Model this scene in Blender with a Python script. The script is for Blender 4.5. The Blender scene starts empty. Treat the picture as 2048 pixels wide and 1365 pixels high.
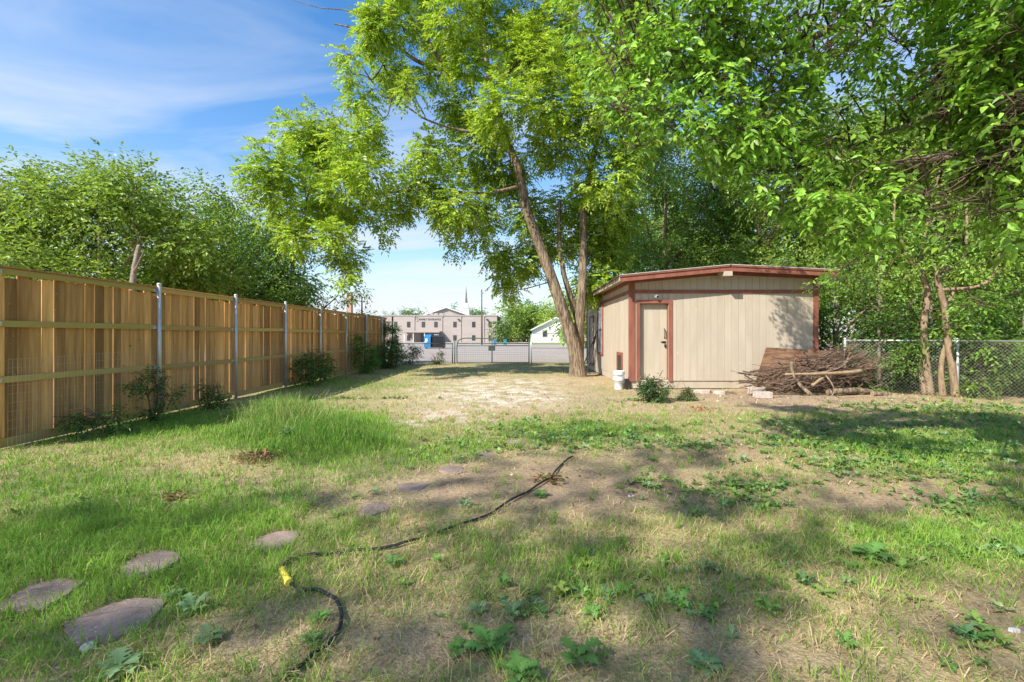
import bpy, math, random
import numpy as np
from mathutils import Matrix, Vector

random.seed(7)
rng = np.random.default_rng(7)
S = bpy.context.scene
COL = S.collection

# ------------------------------------------------------------------ camera, sky, sun, exposure
F_PX, VX, VY, EYE = 930.0, 1040.0, 672.0, 1.57        # focal length and vanishing point of the level camera
cam_d = bpy.data.cameras.new('camera')
cam_d.sensor_width = 36.0
cam_d.lens = F_PX / 2048 * 36
cam_d.shift_x = -(VX - 1024) / 2048
cam_d.shift_y = -(682.5 - VY) / 2048
cam_d.clip_start, cam_d.clip_end = 0.05, 3000
cam = bpy.data.objects.new('camera', cam_d)
cam.location = (0, 0, EYE)
cam.rotation_euler = (math.radians(90), 0, 0)
COL.objects.link(cam)
S.camera = cam

SUN = np.array([1.0, 0.92, -1.18]); SUN /= np.linalg.norm(SUN)      # direction the light travels
SUN_EL = math.asin(-SUN[2])
SUN_AZ = math.atan2(-SUN[0], -SUN[1])                                # bearing of the sun from +Y towards +X
world = bpy.data.worlds.new('World'); S.world = world; world.use_nodes = True
wn, wl = world.node_tree.nodes, world.node_tree.links
wn.clear()
w_out = wn.new('ShaderNodeOutputWorld'); w_bg = wn.new('ShaderNodeBackground'); w_bg.inputs[1].default_value = 0.08
w_sky = wn.new('ShaderNodeTexSky'); w_sky.sky_type = 'NISHITA'; w_sky.sun_disc = False
w_sky.sun_elevation = SUN_EL; w_sky.sun_rotation = SUN_AZ
w_sky.air_density = 1.0; w_sky.dust_density = 0.6; w_sky.ozone_density = 2.2
w_tc = wn.new('ShaderNodeTexCoord'); w_sep = wn.new('ShaderNodeSeparateXYZ')
wl.new(w_tc.outputs['Generated'], w_sep.inputs[0])
def wmath(op, a, b=None):
    n = wn.new('ShaderNodeMath'); n.operation = op
    for i, v in enumerate((a, b)):
        if v is None: continue
        if isinstance(v, (int, float)): n.inputs[i].default_value = v
        else: wl.new(v, n.inputs[i])
    return n.outputs[0]
zz = wmath('ADD', wmath('MAXIMUM', w_sep.outputs[2], 0.0), 0.16)
w_cmb = wn.new('ShaderNodeCombineXYZ')
wl.new(wmath('MULTIPLY', wmath('DIVIDE', w_sep.outputs[0], zz), 0.75), w_cmb.inputs[0])
wl.new(wmath('MULTIPLY', wmath('DIVIDE', w_sep.outputs[1], zz), 1.5), w_cmb.inputs[1])
w_rot = wn.new('ShaderNodeMapping'); w_rot.inputs['Rotation'].default_value = (0, 0, 0.35); w_rot.inputs['Location'].default_value = (1.3, 0.4, 0)
wl.new(w_cmb.outputs[0], w_rot.inputs[0])
w_n = wn.new('ShaderNodeTexNoise'); w_n.inputs['Scale'].default_value = 1.05; w_n.inputs['Detail'].default_value = 7
w_n.inputs['Roughness'].default_value = 0.55; w_n.inputs['Distortion'].default_value = 0.6
wl.new(w_rot.outputs[0], w_n.inputs['Vector'])
w_r = wn.new('ShaderNodeValToRGB'); w_r.color_ramp.elements[0].position = 0.44; w_r.color_ramp.elements[1].position = 0.72
w_r.color_ramp.elements[0].color = (0, 0, 0, 1); w_r.color_ramp.elements[1].color = (0.75, 0.75, 0.75, 1)
wl.new(w_n.outputs['Fac'], w_r.inputs[0])
w_mix = wn.new('ShaderNodeMix'); w_mix.data_type = 'RGBA'
w_hs = wn.new('ShaderNodeHueSaturation'); w_hs.inputs['Saturation'].default_value = 1.36; wl.new(w_sky.outputs[0], w_hs.inputs['Color'])
w_hz = wmath('MULTIPLY', wmath('POWER', 2.718, wmath('MULTIPLY', wmath('MAXIMUM', w_sep.outputs[2], 0.0), -5.5)), 0.80)
w_cl = wmath('ADD', w_r.outputs[0], w_hz); w_cl.node.use_clamp = True
wl.new(w_cl, w_mix.inputs[0]); wl.new(w_hs.outputs[0], w_mix.inputs[6]); w_mix.inputs[7].default_value = (3.55, 3.75, 4.05, 1)
wl.new(w_mix.outputs[2], w_bg.inputs[0]); wl.new(w_bg.outputs[0], w_out.inputs[0])

sun_d = bpy.data.lights.new('sun', 'SUN'); sun_d.energy = 2.6; sun_d.angle = math.radians(0.53); sun_d.color = (1.0, 0.945, 0.85)
sun = bpy.data.objects.new('sun', sun_d); COL.objects.link(sun)
sun.rotation_euler = Vector(SUN).to_track_quat('-Z', 'Y').to_euler()
S.view_settings.view_transform = 'Standard'; S.view_settings.look = 'None'
S.view_settings.exposure = 1.68; S.view_settings.gamma = 1.0; S.view_settings.use_curve_mapping = False
S.cycles.use_denoising = True; S.cycles.denoiser = 'OPENIMAGEDENOISE'
S.cycles.denoising_input_passes = 'RGB_ALBEDO_NORMAL'; S.cycles.denoising_prefilter = 'ACCURATE'
S.cycles.max_bounces = 10; S.cycles.diffuse_bounces = 7; S.cycles.transmission_bounces = 4; S.cycles.transparent_max_bounces = 4
S.cycles.sample_clamp_indirect = 4.0

# ------------------------------------------------------------------ helpers
def P(x, y, d):                       # a point of the photograph put at its distance
    return np.array([(x - VX) * d / F_PX, d, EYE + (VY - y) * d / F_PX])
def G(x, y):                          # a point of the photograph on the ground
    return P(x, y, F_PX * EYE / (y - VY))

def hash2(ix, iy, seed):
    h = (ix.astype(np.int64) * 374761393 + iy.astype(np.int64) * 668265263 + seed * 974711) & 0xffffffff
    h = ((h ^ (h >> 13)) * 1274126177) & 0xffffffff
    return ((h ^ (h >> 16)) & 0xffff) / 65535.0
def vnoise(x, y, scale, seed=0, octs=3):
    x = np.asarray(x, float) * scale; y = np.asarray(y, float) * scale
    out = np.zeros(np.broadcast(x, y).shape); amp, tot = 1.0, 0.0
    for o in range(octs):
        ix, iy = np.floor(x), np.floor(y); fx, fy = x - ix, y - iy
        fx = fx * fx * (3 - 2 * fx); fy = fy * fy * (3 - 2 * fy)
        a, b = hash2(ix, iy, seed + o), hash2(ix + 1, iy, seed + o)
        c, d = hash2(ix, iy + 1, seed + o), hash2(ix + 1, iy + 1, seed + o)
        out = out + amp * ((a * (1 - fx) + b * fx) * (1 - fy) + (c * (1 - fx) + d * fx) * fy)
        tot += amp; amp *= 0.5; x = x * 2.03 + 11.3; y = y * 2.03 + 5.7
    return out / tot

def gz(x, y):                         # gentle bumps of the yard
    x = np.asarray(x, float); y = np.asarray(y, float)
    near = np.clip((27 - y) / 3, 0, 1) * np.clip((14 - np.abs(x)) / 3, 0, 1) * np.clip((y + 8) / 3, 0, 1)
    mound = 0.10 * np.exp(-((x + 3.2) / 1.3) ** 2 - ((y - 7.6) / 1.3) ** 2) + 0.06 * np.exp(-((x - 2.2) / 0.9) ** 2 - ((y - 17.4) / 0.9) ** 2)
    return near * ((vnoise(x, y, 0.8, 3) - 0.5) * 0.07 + (vnoise(x, y, 4.0, 5) - 0.5) * 0.025 + mound)

def norm(v):
    return v / np.maximum(np.linalg.norm(v, axis=-1, keepdims=True), 1e-9)

def mesh_np(name, V, polys, mat=None, col=None, smooth=False):
    """V (n,3); polys: list of (m,k) index arrays."""
    me = bpy.data.meshes.new(name)
    V = np.asarray(V, np.float32)
    polys = [np.asarray(p, np.int32) for p in polys if len(p)]
    tot = np.concatenate([np.full(len(p), p.shape[1], np.int32) for p in polys])
    idx = np.concatenate([p.ravel() for p in polys])
    start = np.concatenate([[0], np.cumsum(tot)[:-1]]).astype(np.int32)
    me.vertices.add(len(V)); me.vertices.foreach_set('co', V.ravel())
    me.loops.add(len(idx)); me.loops.foreach_set('vertex_index', idx)
    me.polygons.add(len(tot)); me.polygons.foreach_set('loop_start', start)
    me.polygons.foreach_set('use_smooth', np.full(len(tot), bool(smooth)))
    me.update(calc_edges=True)
    if col is not None:
        a = me.color_attributes.new('Col', 'FLOAT_COLOR', 'POINT')
        c = np.ones((len(V), 4), np.float32); c[:, :3] = col
        a.data.foreach_set('color', c.ravel())
    if mat: me.materials.append(mat)
    return me

def link(name, me, parent=None):
    o = bpy.data.objects.new(name, me); COL.objects.link(o)
    if parent is not None: adopt(o, parent)
    return o
def adopt(o, parent):
    top = parent; off = Vector(parent.location)
    while top.parent is not None:
        top = top.parent
        off = Vector(top.location)
        break
    o.parent = parent
    if parent.parent is None and parent.type == 'EMPTY':
        o.matrix_parent_inverse = Matrix.Translation(-Vector(parent.location))
def tag(o, label=None, cat=None, group=None, kind=None):
    if label: o['label'] = label
    if cat: o['category'] = cat
    if group: o['group'] = group
    if kind: o['kind'] = kind
    return o
def thing(name, loc, label, cat, group=None):
    o = bpy.data.objects.new(name, None); COL.objects.link(o)
    o.location = tuple(float(v) for v in loc); o.empty_display_size = 0.2
    return tag(o, label, cat, group)

class MB:                              # collects shapes for ONE mesh object
    def __init__(s): s.v = []; s.f = {}; s.n = 0
    def add(s, V, polys):
        V = np.asarray(V, float)
        for p in polys:
            p = np.asarray(p, int)
            s.f.setdefault(p.shape[1], []).append(p + s.n)
        s.v.append(V); s.n += len(V); return s
    def hexa(s, c8):                   # corners: bottom 4 ccw, top 4 ccw
        return s.add(c8, [[(3, 2, 1, 0), (4, 5, 6, 7), (0, 1, 5, 4), (1, 2, 6, 5), (2, 3, 7, 6), (3, 0, 4, 7)]])
    def box(s, x0, x1, y0, y1, z0, z1):
        return s.hexa([(x0, y0, z0), (x1, y0, z0), (x1, y1, z0), (x0, y1, z0), (x0, y0, z1), (x1, y0, z1), (x1, y1, z1), (x0, y1, z1)])
    def bbox(s, x0, x1, y0, y1, z0, z1, b=0.006):   # box with chamfered upright edges
        ring = [(x0 + b, y0), (x1 - b, y0), (x1, y0 + b), (x1, y1 - b), (x1 - b, y1), (x0 + b, y1), (x0, y1 - b), (x0, y0 + b)]
        V = [(x, y, z0) for x, y in ring] + [(x, y, z1) for x, y in ring]
        s.add(V, [[(i, (i + 1) % 8, (i + 1) % 8 + 8, i + 8) for i in range(8)], [tuple(range(8, 16))], [tuple(range(7, -1, -1))]])
        return s
    def tube(s, pts, rad, sides=8, cap=True, wob=0.0):
        pts = np.asarray(pts, float); n = len(pts)
        rad = np.broadcast_to(np.asarray(rad, float), (n,))
        T = norm(np.gradient(pts, axis=0))
        up = np.array([0, 0, 1.0]) if abs(T[0, 2]) < 0.9 else np.array([1.0, 0, 0])
        a = np.cross(up, T[0]); a /= np.linalg.norm(a)
        V = []
        for i in range(n):
            a = a - T[i] * a.dot(T[i]); a /= max(np.linalg.norm(a), 1e-9); b = np.cross(T[i], a)
            th = np.arange(sides) * 2 * math.pi / sides
            r = rad[i] * (1 + (wob * (rng.random(sides) - 0.5) if wob else 0))
            V.append(pts[i] + np.outer(np.cos(th) * r, a) + np.outer(np.sin(th) * r, b))
        V = np.concatenate(V); q = []
        for i in range(n - 1):
            for k in range(sides):
                q.append((i * sides + k, i * sides + (k + 1) % sides, (i + 1) * sides + (k + 1) % sides, (i + 1) * sides + k))
        pol = [q]
        if cap:
            pol.append([tuple(range(sides - 1, -1, -1))]); pol.append([tuple((n - 1) * sides + k for k in range(sides))])
        return s.add(V, pol)
    def lathe(s, prof, c=(0, 0, 0), sides=24):
        V = []; m = len(prof)
        for r, z in prof:
            for k in range(sides):
                t = 2 * math.pi * k / sides
                V.append((c[0] + r * math.cos(t), c[1] + r * math.sin(t), c[2] + z))
        q = [(i * sides + k, i * sides + (k + 1) % sides, (i + 1) * sides + (k + 1) % sides, (i + 1) * sides + k) for i in range(m - 1) for k in range(sides)]
        return s.add(V, [q])
    def prism(s, poly, axis, a, b):    # poly 2D extruded along an axis from a to b
        n = len(poly)
        def p3(u, v, w):
            return {'x': (w, u, v), 'y': (u, w, v), 'z': (u, v, w)}[axis]
        V = [p3(u, v, a) for u, v in poly] + [p3(u, v, b) for u, v in poly]
        side = [(i, (i + 1) % n, (i + 1) % n + n, i + n) for i in range(n)]
        return s.add(V, [side, [tuple(range(n - 1, -1, -1))], [tuple(range(n, 2 * n))]])
    def mesh(s, name, mat, smooth=False):
        V = np.concatenate(s.v)
        return mesh_np(name, V, [np.concatenate(p) for p in s.f.values()], mat, smooth=smooth)
    def build(s, name, mat, parent=None, smooth=False):
        return link(name, s.mesh(name, mat, smooth), parent)

def smooth_path(pts, n):
    pts = np.asarray(pts, float)
    k = len(pts); t = np.linspace(0, k - 1, n); out = []
    for u in t:
        i = min(int(u), k - 2); f = u - i
        p0, p1, p2, p3 = pts[max(i - 1, 0)], pts[i], pts[i + 1], pts[min(i + 2, k - 1)]
        out.append(0.5 * ((2 * p1) + (-p0 + p2) * f + (2 * p0 - 5 * p1 + 4 * p2 - p3) * f * f + (-p0 + 3 * p1 - 3 * p2 + p3) * f ** 3))
    return np.array(out)

# ------------------------------------------------------------------ materials
def new_mat(name):
    m = bpy.data.materials.new(name); m.use_nodes = True
    nt = m.node_tree; nt.nodes.clear()
    out = nt.nodes.new('ShaderNodeOutputMaterial'); b = nt.nodes.new('ShaderNodeBsdfPrincipled')
    nt.links.new(b.outputs[0], out.inputs[0])
    return m, nt, b, out
def surf(name, c1, c2=None, scale=(5, 5, 5), rough=0.8, bump=0.0, bscale=None, detail=5, metal=0.0, rnd=0.0, spec=0.3, spots=None, knots=None, lo=0.35, hi=0.65, dist=0.01, coords='Object'):
    """Two colours mixed by noise, random tint for each object, fine relief, optional speckles (colour, scale, threshold)."""
    m, nt, b, out = new_mat(name); N, L = nt.nodes, nt.links
    b.inputs['Roughness'].default_value = rough; b.inputs['Metallic'].default_value = metal
    b.inputs['Specular IOR Level'].default_value = spec
    tc = N.new('ShaderNodeTexCoord'); mp = N.new('ShaderNodeMapping'); mp.inputs['Scale'].default_value = scale
    L.new(tc.outputs[coords], mp.inputs[0])
    oi = N.new('ShaderNodeObjectInfo')
    if rnd > 0:
        mul = N.new('ShaderNodeMath'); mul.operation = 'MULTIPLY'; mul.inputs[1].default_value = 37.0; L.new(oi.outputs['Random'], mul.inputs[0])
        cx = N.new('ShaderNodeCombineXYZ')
        for i in range(3): L.new(mul.outputs[0], cx.inputs[i])
        L.new(cx.outputs[0], mp.inputs['Location'])
    n1 = N.new('ShaderNodeTexNoise'); n1.inputs['Scale'].default_value = 1; n1.inputs['Detail'].default_value = detail; n1.inputs['Roughness'].default_value = 0.62
    L.new(mp.outputs[0], n1.inputs['Vector'])
    rp = N.new('ShaderNodeValToRGB'); rp.color_ramp.elements[0].position = lo; rp.color_ramp.elements[1].position = hi
    rp.color_ramp.elements[0].color = (*c1, 1); rp.color_ramp.elements[1].color = (*(c2 or c1), 1)
    L.new(n1.outputs['Fac'], rp.inputs[0]); col = rp.outputs[0]
    if rnd > 0:
        hs = N.new('ShaderNodeHueSaturation'); L.new(col, hs.inputs['Color'])
        mr = N.new('ShaderNodeMapRange'); mr.inputs[3].default_value = 1 - rnd; mr.inputs[4].default_value = 1 + rnd
        L.new(oi.outputs['Random'], mr.inputs[0]); L.new(mr.outputs[0], hs.inputs['Value']); col = hs.outputs[0]
    for sp_ in [q_ for q_ in (spots, knots) if q_]:
        sc, ss, th = sp_
        vn = N.new('ShaderNodeTexNoise'); vn.inputs['Scale'].default_value = ss; vn.inputs['Detail'].default_value = 2
        if rnd > 0:
            va = N.new('ShaderNodeVectorMath'); va.operation = 'ADD'; L.new(tc.outputs[coords], va.inputs[0]); L.new(cx.outputs[0], va.inputs[1]); L.new(va.outputs[0], vn.inputs['Vector'])
        else: L.new(tc.outputs[coords], vn.inputs['Vector'])
        r2 = N.new('ShaderNodeValToRGB'); r2.color_ramp.elements[0].position = th; r2.color_ramp.elements[1].position = th + 0.06
        L.new(vn.outputs['Fac'], r2.inputs[0])
        mx = N.new('ShaderNodeMix'); mx.data_type = 'RGBA'; L.new(r2.outputs[0], mx.inputs[0]); L.new(col, mx.inputs[6]); mx.inputs[7].default_value = (*sc, 1); col = mx.outputs[2]
    L.new(col, b.inputs['Base Color'])
    if bump:
        nb = N.new('ShaderNodeTexNoise'); nb.inputs['Scale'].default_value = 1; nb.inputs['Detail'].default_value = 6
        mb = N.new('ShaderNodeMapping'); mb.inputs['Scale'].default_value = bscale or scale; L.new(tc.outputs[coords], mb.inputs[0]); L.new(mb.outputs[0], nb.inputs['Vector'])
        bp = N.new('ShaderNodeBump'); bp.inputs['Strength'].default_value = bump; bp.inputs['Distance'].default_value = dist
        L.new(nb.outputs['Fac'], bp.inputs['Height']); L.new(bp.outputs[0], b.inputs['Normal'])
    return m
def leaf_mat(name, trans=0.48, gain=(1.25, 1.25, 0.7), rough=0.55, spec=0.25):
    m, nt, b, out = new_mat(name); N, L = nt.nodes, nt.links
    at = N.new('ShaderNodeAttribute'); at.attribute_name = 'Col'
    b.inputs['Roughness'].default_value = rough; b.inputs['Specular IOR Level'].default_value = spec
    L.new(at.outputs['Color'], b.inputs['Base Color'])
    tr = N.new('ShaderNodeBsdfTranslucent'); mu = N.new('ShaderNodeMix'); mu.data_type = 'RGBA'; mu.blend_type = 'MULTIPLY'; mu.inputs[0].default_value = 1
    L.new(at.outputs['Color'], mu.inputs[6]); mu.inputs[7].default_value = (*gain, 1); L.new(mu.outputs[2], tr.inputs[0])
    mx = N.new('ShaderNodeMixShader'); mx.inputs[0].default_value = trans
    L.new(b.outputs[0], mx.inputs[1]); L.new(tr.outputs[0], mx.inputs[2]); L.new(mx.outputs[0], out.inputs[0])
    return m
def attr_mat(name, bump=0.0, bscale=60, rough=0.95):
    m, nt, b, out = new_mat(name); N, L = nt.nodes, nt.links
    at = N.new('ShaderNodeAttribute'); at.attribute_name = 'Col'; b.inputs['Roughness'].default_value = rough; b.inputs['Specular IOR Level'].default_value = 0.1
    tc = N.new('ShaderNodeTexCoord'); n = N.new('ShaderNodeTexNoise'); n.inputs['Scale'].default_value = 28; n.inputs['Detail'].default_value = 8; n.inputs['Roughness'].default_value = 0.7
    L.new(tc.outputs['Object'], n.inputs['Vector'])
    mr = N.new('ShaderNodeMapRange'); mr.inputs[1].default_value = 0.3; mr.inputs[2].default_value = 0.7; mr.inputs[3].default_value = 0.55; mr.inputs[4].default_value = 1.45
    L.new(n.outputs['Fac'], mr.inputs[0])
    hs = N.new('ShaderNodeHueSaturation'); L.new(at.outputs['Color'], hs.inputs['Color']); L.new(mr.outputs[0], hs.inputs['Value']); L.new(hs.outputs[0], b.inputs['Base Color'])
    if bump:
        nb = N.new('ShaderNodeTexNoise'); nb.inputs['Scale'].default_value = bscale; nb.inputs['Detail'].default_value = 8; L.new(tc.outputs['Object'], nb.inputs['Vector'])
        bp = N.new('ShaderNodeBump'); bp.inputs['Strength'].default_value = bump; bp.inputs['Distance'].default_value = 0.02; L.new(nb.outputs['Fac'], bp.inputs['Height']); L.new(bp.outputs[0], b.inputs['Normal'])
    return m

M = {}
M['leaf'] = leaf_mat('leaf', 0.46, (1.25, 1.25, 0.7), 0.42, 0.5); M['grass'] = leaf_mat('grass_blade', 0.3, (1.15, 1.15, 0.8), 0.7, 0.15)
M['weed'] = leaf_mat('weed_leaf', 0.25, (1.1, 1.2, 0.8), 0.6, 0.2)
M['ground'] = attr_mat('ground', 0.9)
M['bark'] = surf('bark', (0.085, 0.062, 0.043), (0.30, 0.225, 0.15), (13, 13, 2.0), 0.95, 1.0, (17, 17, 2.6), dist=0.09, lo=.38, hi=.60)
M['bark_grey'] = surf('bark_grey', (0.15, 0.12, 0.09), (0.29, 0.24, 0.185), (18, 18, 5), 0.95, 0.8, (30, 30, 7), dist=0.02)
M['bark_tan'] = surf('bark_tan', (0.17, 0.115, 0.07), (0.33, 0.24, 0.15), (18, 18, 4), 0.95, 0.8, (30, 30, 7), dist=0.02)
M['twig'] = surf('twig_bark', (0.07, 0.05, 0.03), (0.13, 0.095, 0.06), (18, 18, 18), 0.95)
M['picket'] = surf('cedar_picket', (0.38, 0.18, 0.058), (0.72, 0.405, 0.14), (5, 13, 0.9), 0.85, 0.35, (20, 60, 3), rnd=0.5, spots=((0.72, 0.58, 0.42), 34, 0.71), knots=((0.10, 0.05, 0.025), 9, 0.74), dist=0.004, lo=0.3, hi=0.7)
M['rail'] = surf('mossy_rail', (0.50, 0.32, 0.125), (0.47, 0.37, 0.10), (3, 0.7, 3), 0.85, 0.4, (40, 5, 40), rnd=0.15, dist=0.004)
M['steel'] = surf('galvanised_steel', (0.50, 0.52, 0.52), (0.62, 0.63, 0.62), (9, 9, 3), 0.42, metal=0.55, spec=0.5)
M['wire'] = surf('fence_wire', (0.42, 0.40, 0.35), (0.52, 0.50, 0.45), (9, 9, 9), 0.5, metal=0.4)
M['siding'] = surf('cream_siding', (0.41, 0.345, 0.26), (0.47, 0.40, 0.31), (3, 3, 0.7), 0.75, 0.12, (40, 40, 4), rnd=0.03, dist=0.003, spots=((0.55, 0.45, 0.31), 2.2, 0.72))
M['trim'] = surf('red_brown_trim', (0.20, 0.07, 0.045), (0.27, 0.10, 0.065), (5, 5, 2), 0.65, 0.2, (60, 60, 8), rnd=0.06, dist=0.003)
M['shingle'] = surf('dark_shingle', (0.035, 0.028, 0.024), (0.12, 0.085, 0.06), (9, 9, 9), 0.95, 0.8, dist=0.02)
M['roofmetal'] = surf('roof_edge_metal', (0.55, 0.50, 0.46), (0.70, 0.66, 0.62), (3, 3, 3), 0.5)
M['concrete'] = surf('pale_concrete', (0.50, 0.42, 0.32), (0.60, 0.52, 0.42), (6, 6, 6), 0.9, 0.4)
M['block'] = surf('block', (0.40, 0.33, 0.28), (0.55, 0.48, 0.42), (14, 14, 14), 0.95, 0.6)
M['glass'] = surf('window_glass', (0.35, 0.40, 0.45), (0.55, 0.60, 0.64), (2, 2, 2), 0.08, spec=0.9)
M['darkglass'] = surf('dark_window_glass', (0.03, 0.035, 0.045), (0.06, 0.065, 0.075), (0.4, 0.4, 0.4), 0.1, spec=0.8)
M['black'] = surf('black_paint', (0.012, 0.012, 0.013), (0.022, 0.022, 0.022), rough=0.5)
M['rubber'] = surf('black_rubber', (0.014, 0.015, 0.018), (0.03, 0.032, 0.035), (30, 30, 30), 0.55)
M['yellow'] = surf('yellow_plastic', (0.80, 0.66, 0.06), (0.85, 0.72, 0.12), (20, 20, 20), 0.45)
M['whitepl'] = surf('white_plastic', (0.74, 0.74, 0.74), (0.80, 0.80, 0.79), (8, 8, 8), 0.4, spots=((0.62, 0.58, 0.52), 12, 0.70))
M['plywood'] = surf('weathered_plywood', (0.11, 0.055, 0.03), (0.25, 0.14, 0.08), (2.5, 6, 14), 0.85, 0.5, (4, 20, 60), dist=0.004)
M['stick'] = surf('dead_branch', (0.10, 0.065, 0.046), (0.25, 0.17, 0.12), (10, 10, 10), 0.95, 0.6, rnd=0.45)
M['peeled'] = surf('peeled_log', (0.21, 0.15, 0.09), (0.36, 0.26, 0.155), (12, 12, 12), 0.85, 0.4)
M['stone'] = surf('red_flagstone', (0.20, 0.14, 0.115), (0.30, 0.22, 0.185), (7, 7, 7), 0.9, 0.5, (60, 60, 60), rnd=0.12, spots=((0.62, 0.56, 0.50), 75, 0.66), dist=0.006)
M['lot'] = surf('gravel_lot', (0.27, 0.235, 0.205), (0.36, 0.315, 0.28), (0.25, 0.9, 1), 0.95, 0.3, (12, 12, 12), detail=9, spots=((0.26, 0.22, 0.19), 0.5, 0.68))
M['stucco'] = surf('pale_pink_brick', (0.35, 0.305, 0.275), (0.39, 0.34, 0.31), (0.5, 0.5, 1.5), 0.9)
M['white'] = surf('white_paint', (0.58, 0.58, 0.565), (0.64, 0.64, 0.62), (1, 1, 1), 0.6)
M['greyroof'] = surf('grey_roof', (0.30, 0.28, 0.265), (0.40, 0.37, 0.345), (1, 1, 1), 0.9)
M['darkframe'] = surf('dark_brown_frame', (0.045, 0.035, 0.03), (0.06, 0.05, 0.042), rough=0.5)
M['spire'] = surf('spire_copper', (0.20, 0.15, 0.13), (0.28, 0.21, 0.18), (1, 1, 1), 0.5)
M['polewood'] = surf('pole_wood', (0.10, 0.065, 0.05), (0.17, 0.11, 0.085), (6, 6, 0.6), 0.9)
M['blue'] = surf('blue_painted_steel', (0.02, 0.16, 0.36), (0.04, 0.21, 0.42), (2, 2, 2), 0.5)
M['teal'] = surf('teal_plastic', (0.02, 0.22, 0.24), (0.03, 0.26, 0.28), (2, 2, 2), 0.5)
M['gate'] = surf('green_gate_paint', (0.05, 0.07, 0.062), (0.085, 0.11, 0.095), (4, 4, 4), 0.5, metal=0.2)
M['redroof'] = surf('red_roof', (0.36, 0.13, 0.09), (0.42, 0.17, 0.12), (1, 1, 1), 0.9)
M['brick'] = surf('chimney_brick', (0.42, 0.26, 0.19), (0.52, 0.34, 0.26), (6, 6, 14), 0.9)
M['rock'] = surf('pale_rock', (0.55, 0.52, 0.48), (0.68, 0.65, 0.61), (20, 20, 20), 0.9, 0.5)
M['letter'] = surf('dark_lettering', (0.06, 0.055, 0.05), rough=0.6)

# ------------------------------------------------------------------ ground cover maps (laid out from ground points)
def to_px(x, y):
    y = np.maximum(y, 1.2)
    return VX + x * F_PX / y, VY + EYE * F_PX / y
def blobs(x, y, lst):
    u, v = to_px(x, y); w = np.zeros_like(u)
    for (px, py, rx, ry, a) in lst:
        w += a * np.exp(-((u - px) / rx) ** 2 - ((v - py) / ry) ** 2)
    return w
BARE = [(1010, 960, 250, 50, .9), (1250, 985, 220, 50, .8), (1480, 895, 220, 32, .7), (1780, 1000, 190, 32, .9), (860, 1290, 120, 50, .6), (1250, 1290, 170, 50, .6),
        (1560, 1330, 160, 40, .6), (1960, 1215, 110, 40, .9), (1620, 806, 190, 16, 1.1), (1420, 790, 150, 12, .8), (480, 1290, 120, 45, .5), (740, 1015, 70, 20, .6), (1500, 1050, 130, 22, .5),
        (660, 1265, 70, 50, .5), (1200, 745, 40, 14, .8), (1880, 850, 160, 10, .6), (1690, 860, 110, 10, .5), (900, 1000, 70, 25, .5)]
GRAV = [(960, 785, 130, 22, 1.1), (900, 835, 90, 14, 1.0), (1060, 800, 90, 18, .8), (820, 850, 60, 8, .7), (1020, 765, 120, 8, .7)]
LUSH = [(300, 1060, 380, 110, .75), (640, 885, 170, 45, 1.3), (560, 840, 110, 40, 1.0), (820, 910, 130, 25, .6), (300, 850, 400, 24, .8), (650, 770, 170, 16, .9), (100, 1200, 260, 120, .5),
        (1080, 1160, 260, 60, .45), (1900, 1100, 260, 70, .45), (1750, 900, 260, 40, .6), (1170, 868, 170, 22, .7), (200, 990, 300, 40, .5)]
STRAW = [(1600, 1130, 220, 60, .7), (1680, 1240, 130, 60, .8), (300, 930, 300, 18, .7), (900, 745, 260, 10, .7), (830, 790, 130, 30, .6), (1180, 1050, 180, 50, .5), (750, 1120, 160, 50, .3), (1350, 800, 120, 16, .5)]
def maps(x, y):
    n1, n2, n3 = vnoise(x, y, 0.55, 21, 4), vnoise(x, y, 1.7, 31, 4), vnoise(x, y, 4.5, 41, 3)
    bare = blobs(x, y, BARE) + (n2 - 0.5) * 1.2 + (n3 - 0.5) * 0.7
    grav = blobs(x, y, GRAV) * np.clip(3.2 * (n3 - 0.36), 0, 1.2)
    lush = 0.40 + blobs(x, y, LUSH) + (n1 - 0.5) * 0.7 + (n3 - 0.5) * 0.6
    straw = 0.35 + blobs(x, y, STRAW) + (n2 - 0.5) * 1.1
    bare = np.clip(bare, 0, 1); grav = np.clip(grav, 0, 1)
    lush = np.clip(lush, 0, 1.3) * (1 - 0.85 * bare) * (1 - 0.7 * grav)
    straw = np.clip(straw, 0, 1)
    return bare, grav, lush, straw

def axis(breaks):
    out = []
    for a, b, st in breaks: out += list(np.arange(a, b, st))
    return np.array(out + [breaks[-1][1]])
gx = axis([(-900, -120, 120), (-120, -24, 12), (-24, -9, 1.5), (-9, 13, 0.10), (13, 24, 1.5), (24, 120, 12), (120, 900, 120)])
gy = axis([(-400, -40, 60), (-40, -4, 4), (-4, 1.5, 0.5), (1.5, 9, 0.08), (9, 28, 0.16), (28, 40, 2), (40, 160, 12), (160, 1600, 160)])
XX, YY = np.meshgrid(gx, gy)
ZZ = gz(XX, YY)
bare, grav, lush, straw = maps(XX, YY)
dirt_c, straw_c, green_c, grav_c, dark_c = map(np.array, ((.35, .25, .165), (.52, .40, .225), (.19, .22, .07), (.62, .53, .44), (.12, .092, .07)))
w_g = np.clip(lush, 0, 1)[..., None]; w_s = (straw * (1 - bare))[..., None]
gc = dirt_c * (1 - w_s) + straw_c * w_s
gc = gc * (1 - 0.75 * w_g) + green_c * 0.75 * w_g
gc = gc * (1 - grav[..., None]) + grav_c * grav[..., None]
dk = np.clip((vnoise(XX, YY, 2.6, 77, 3) - 0.62) * 6, 0, 0.8)[..., None] * np.clip(1.4 * bare, 0, 1)[..., None] * (1 - grav[..., None])
gc = gc * (1 - dk) + dark_c * dk
nx, ny = len(gx), len(gy)
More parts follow.
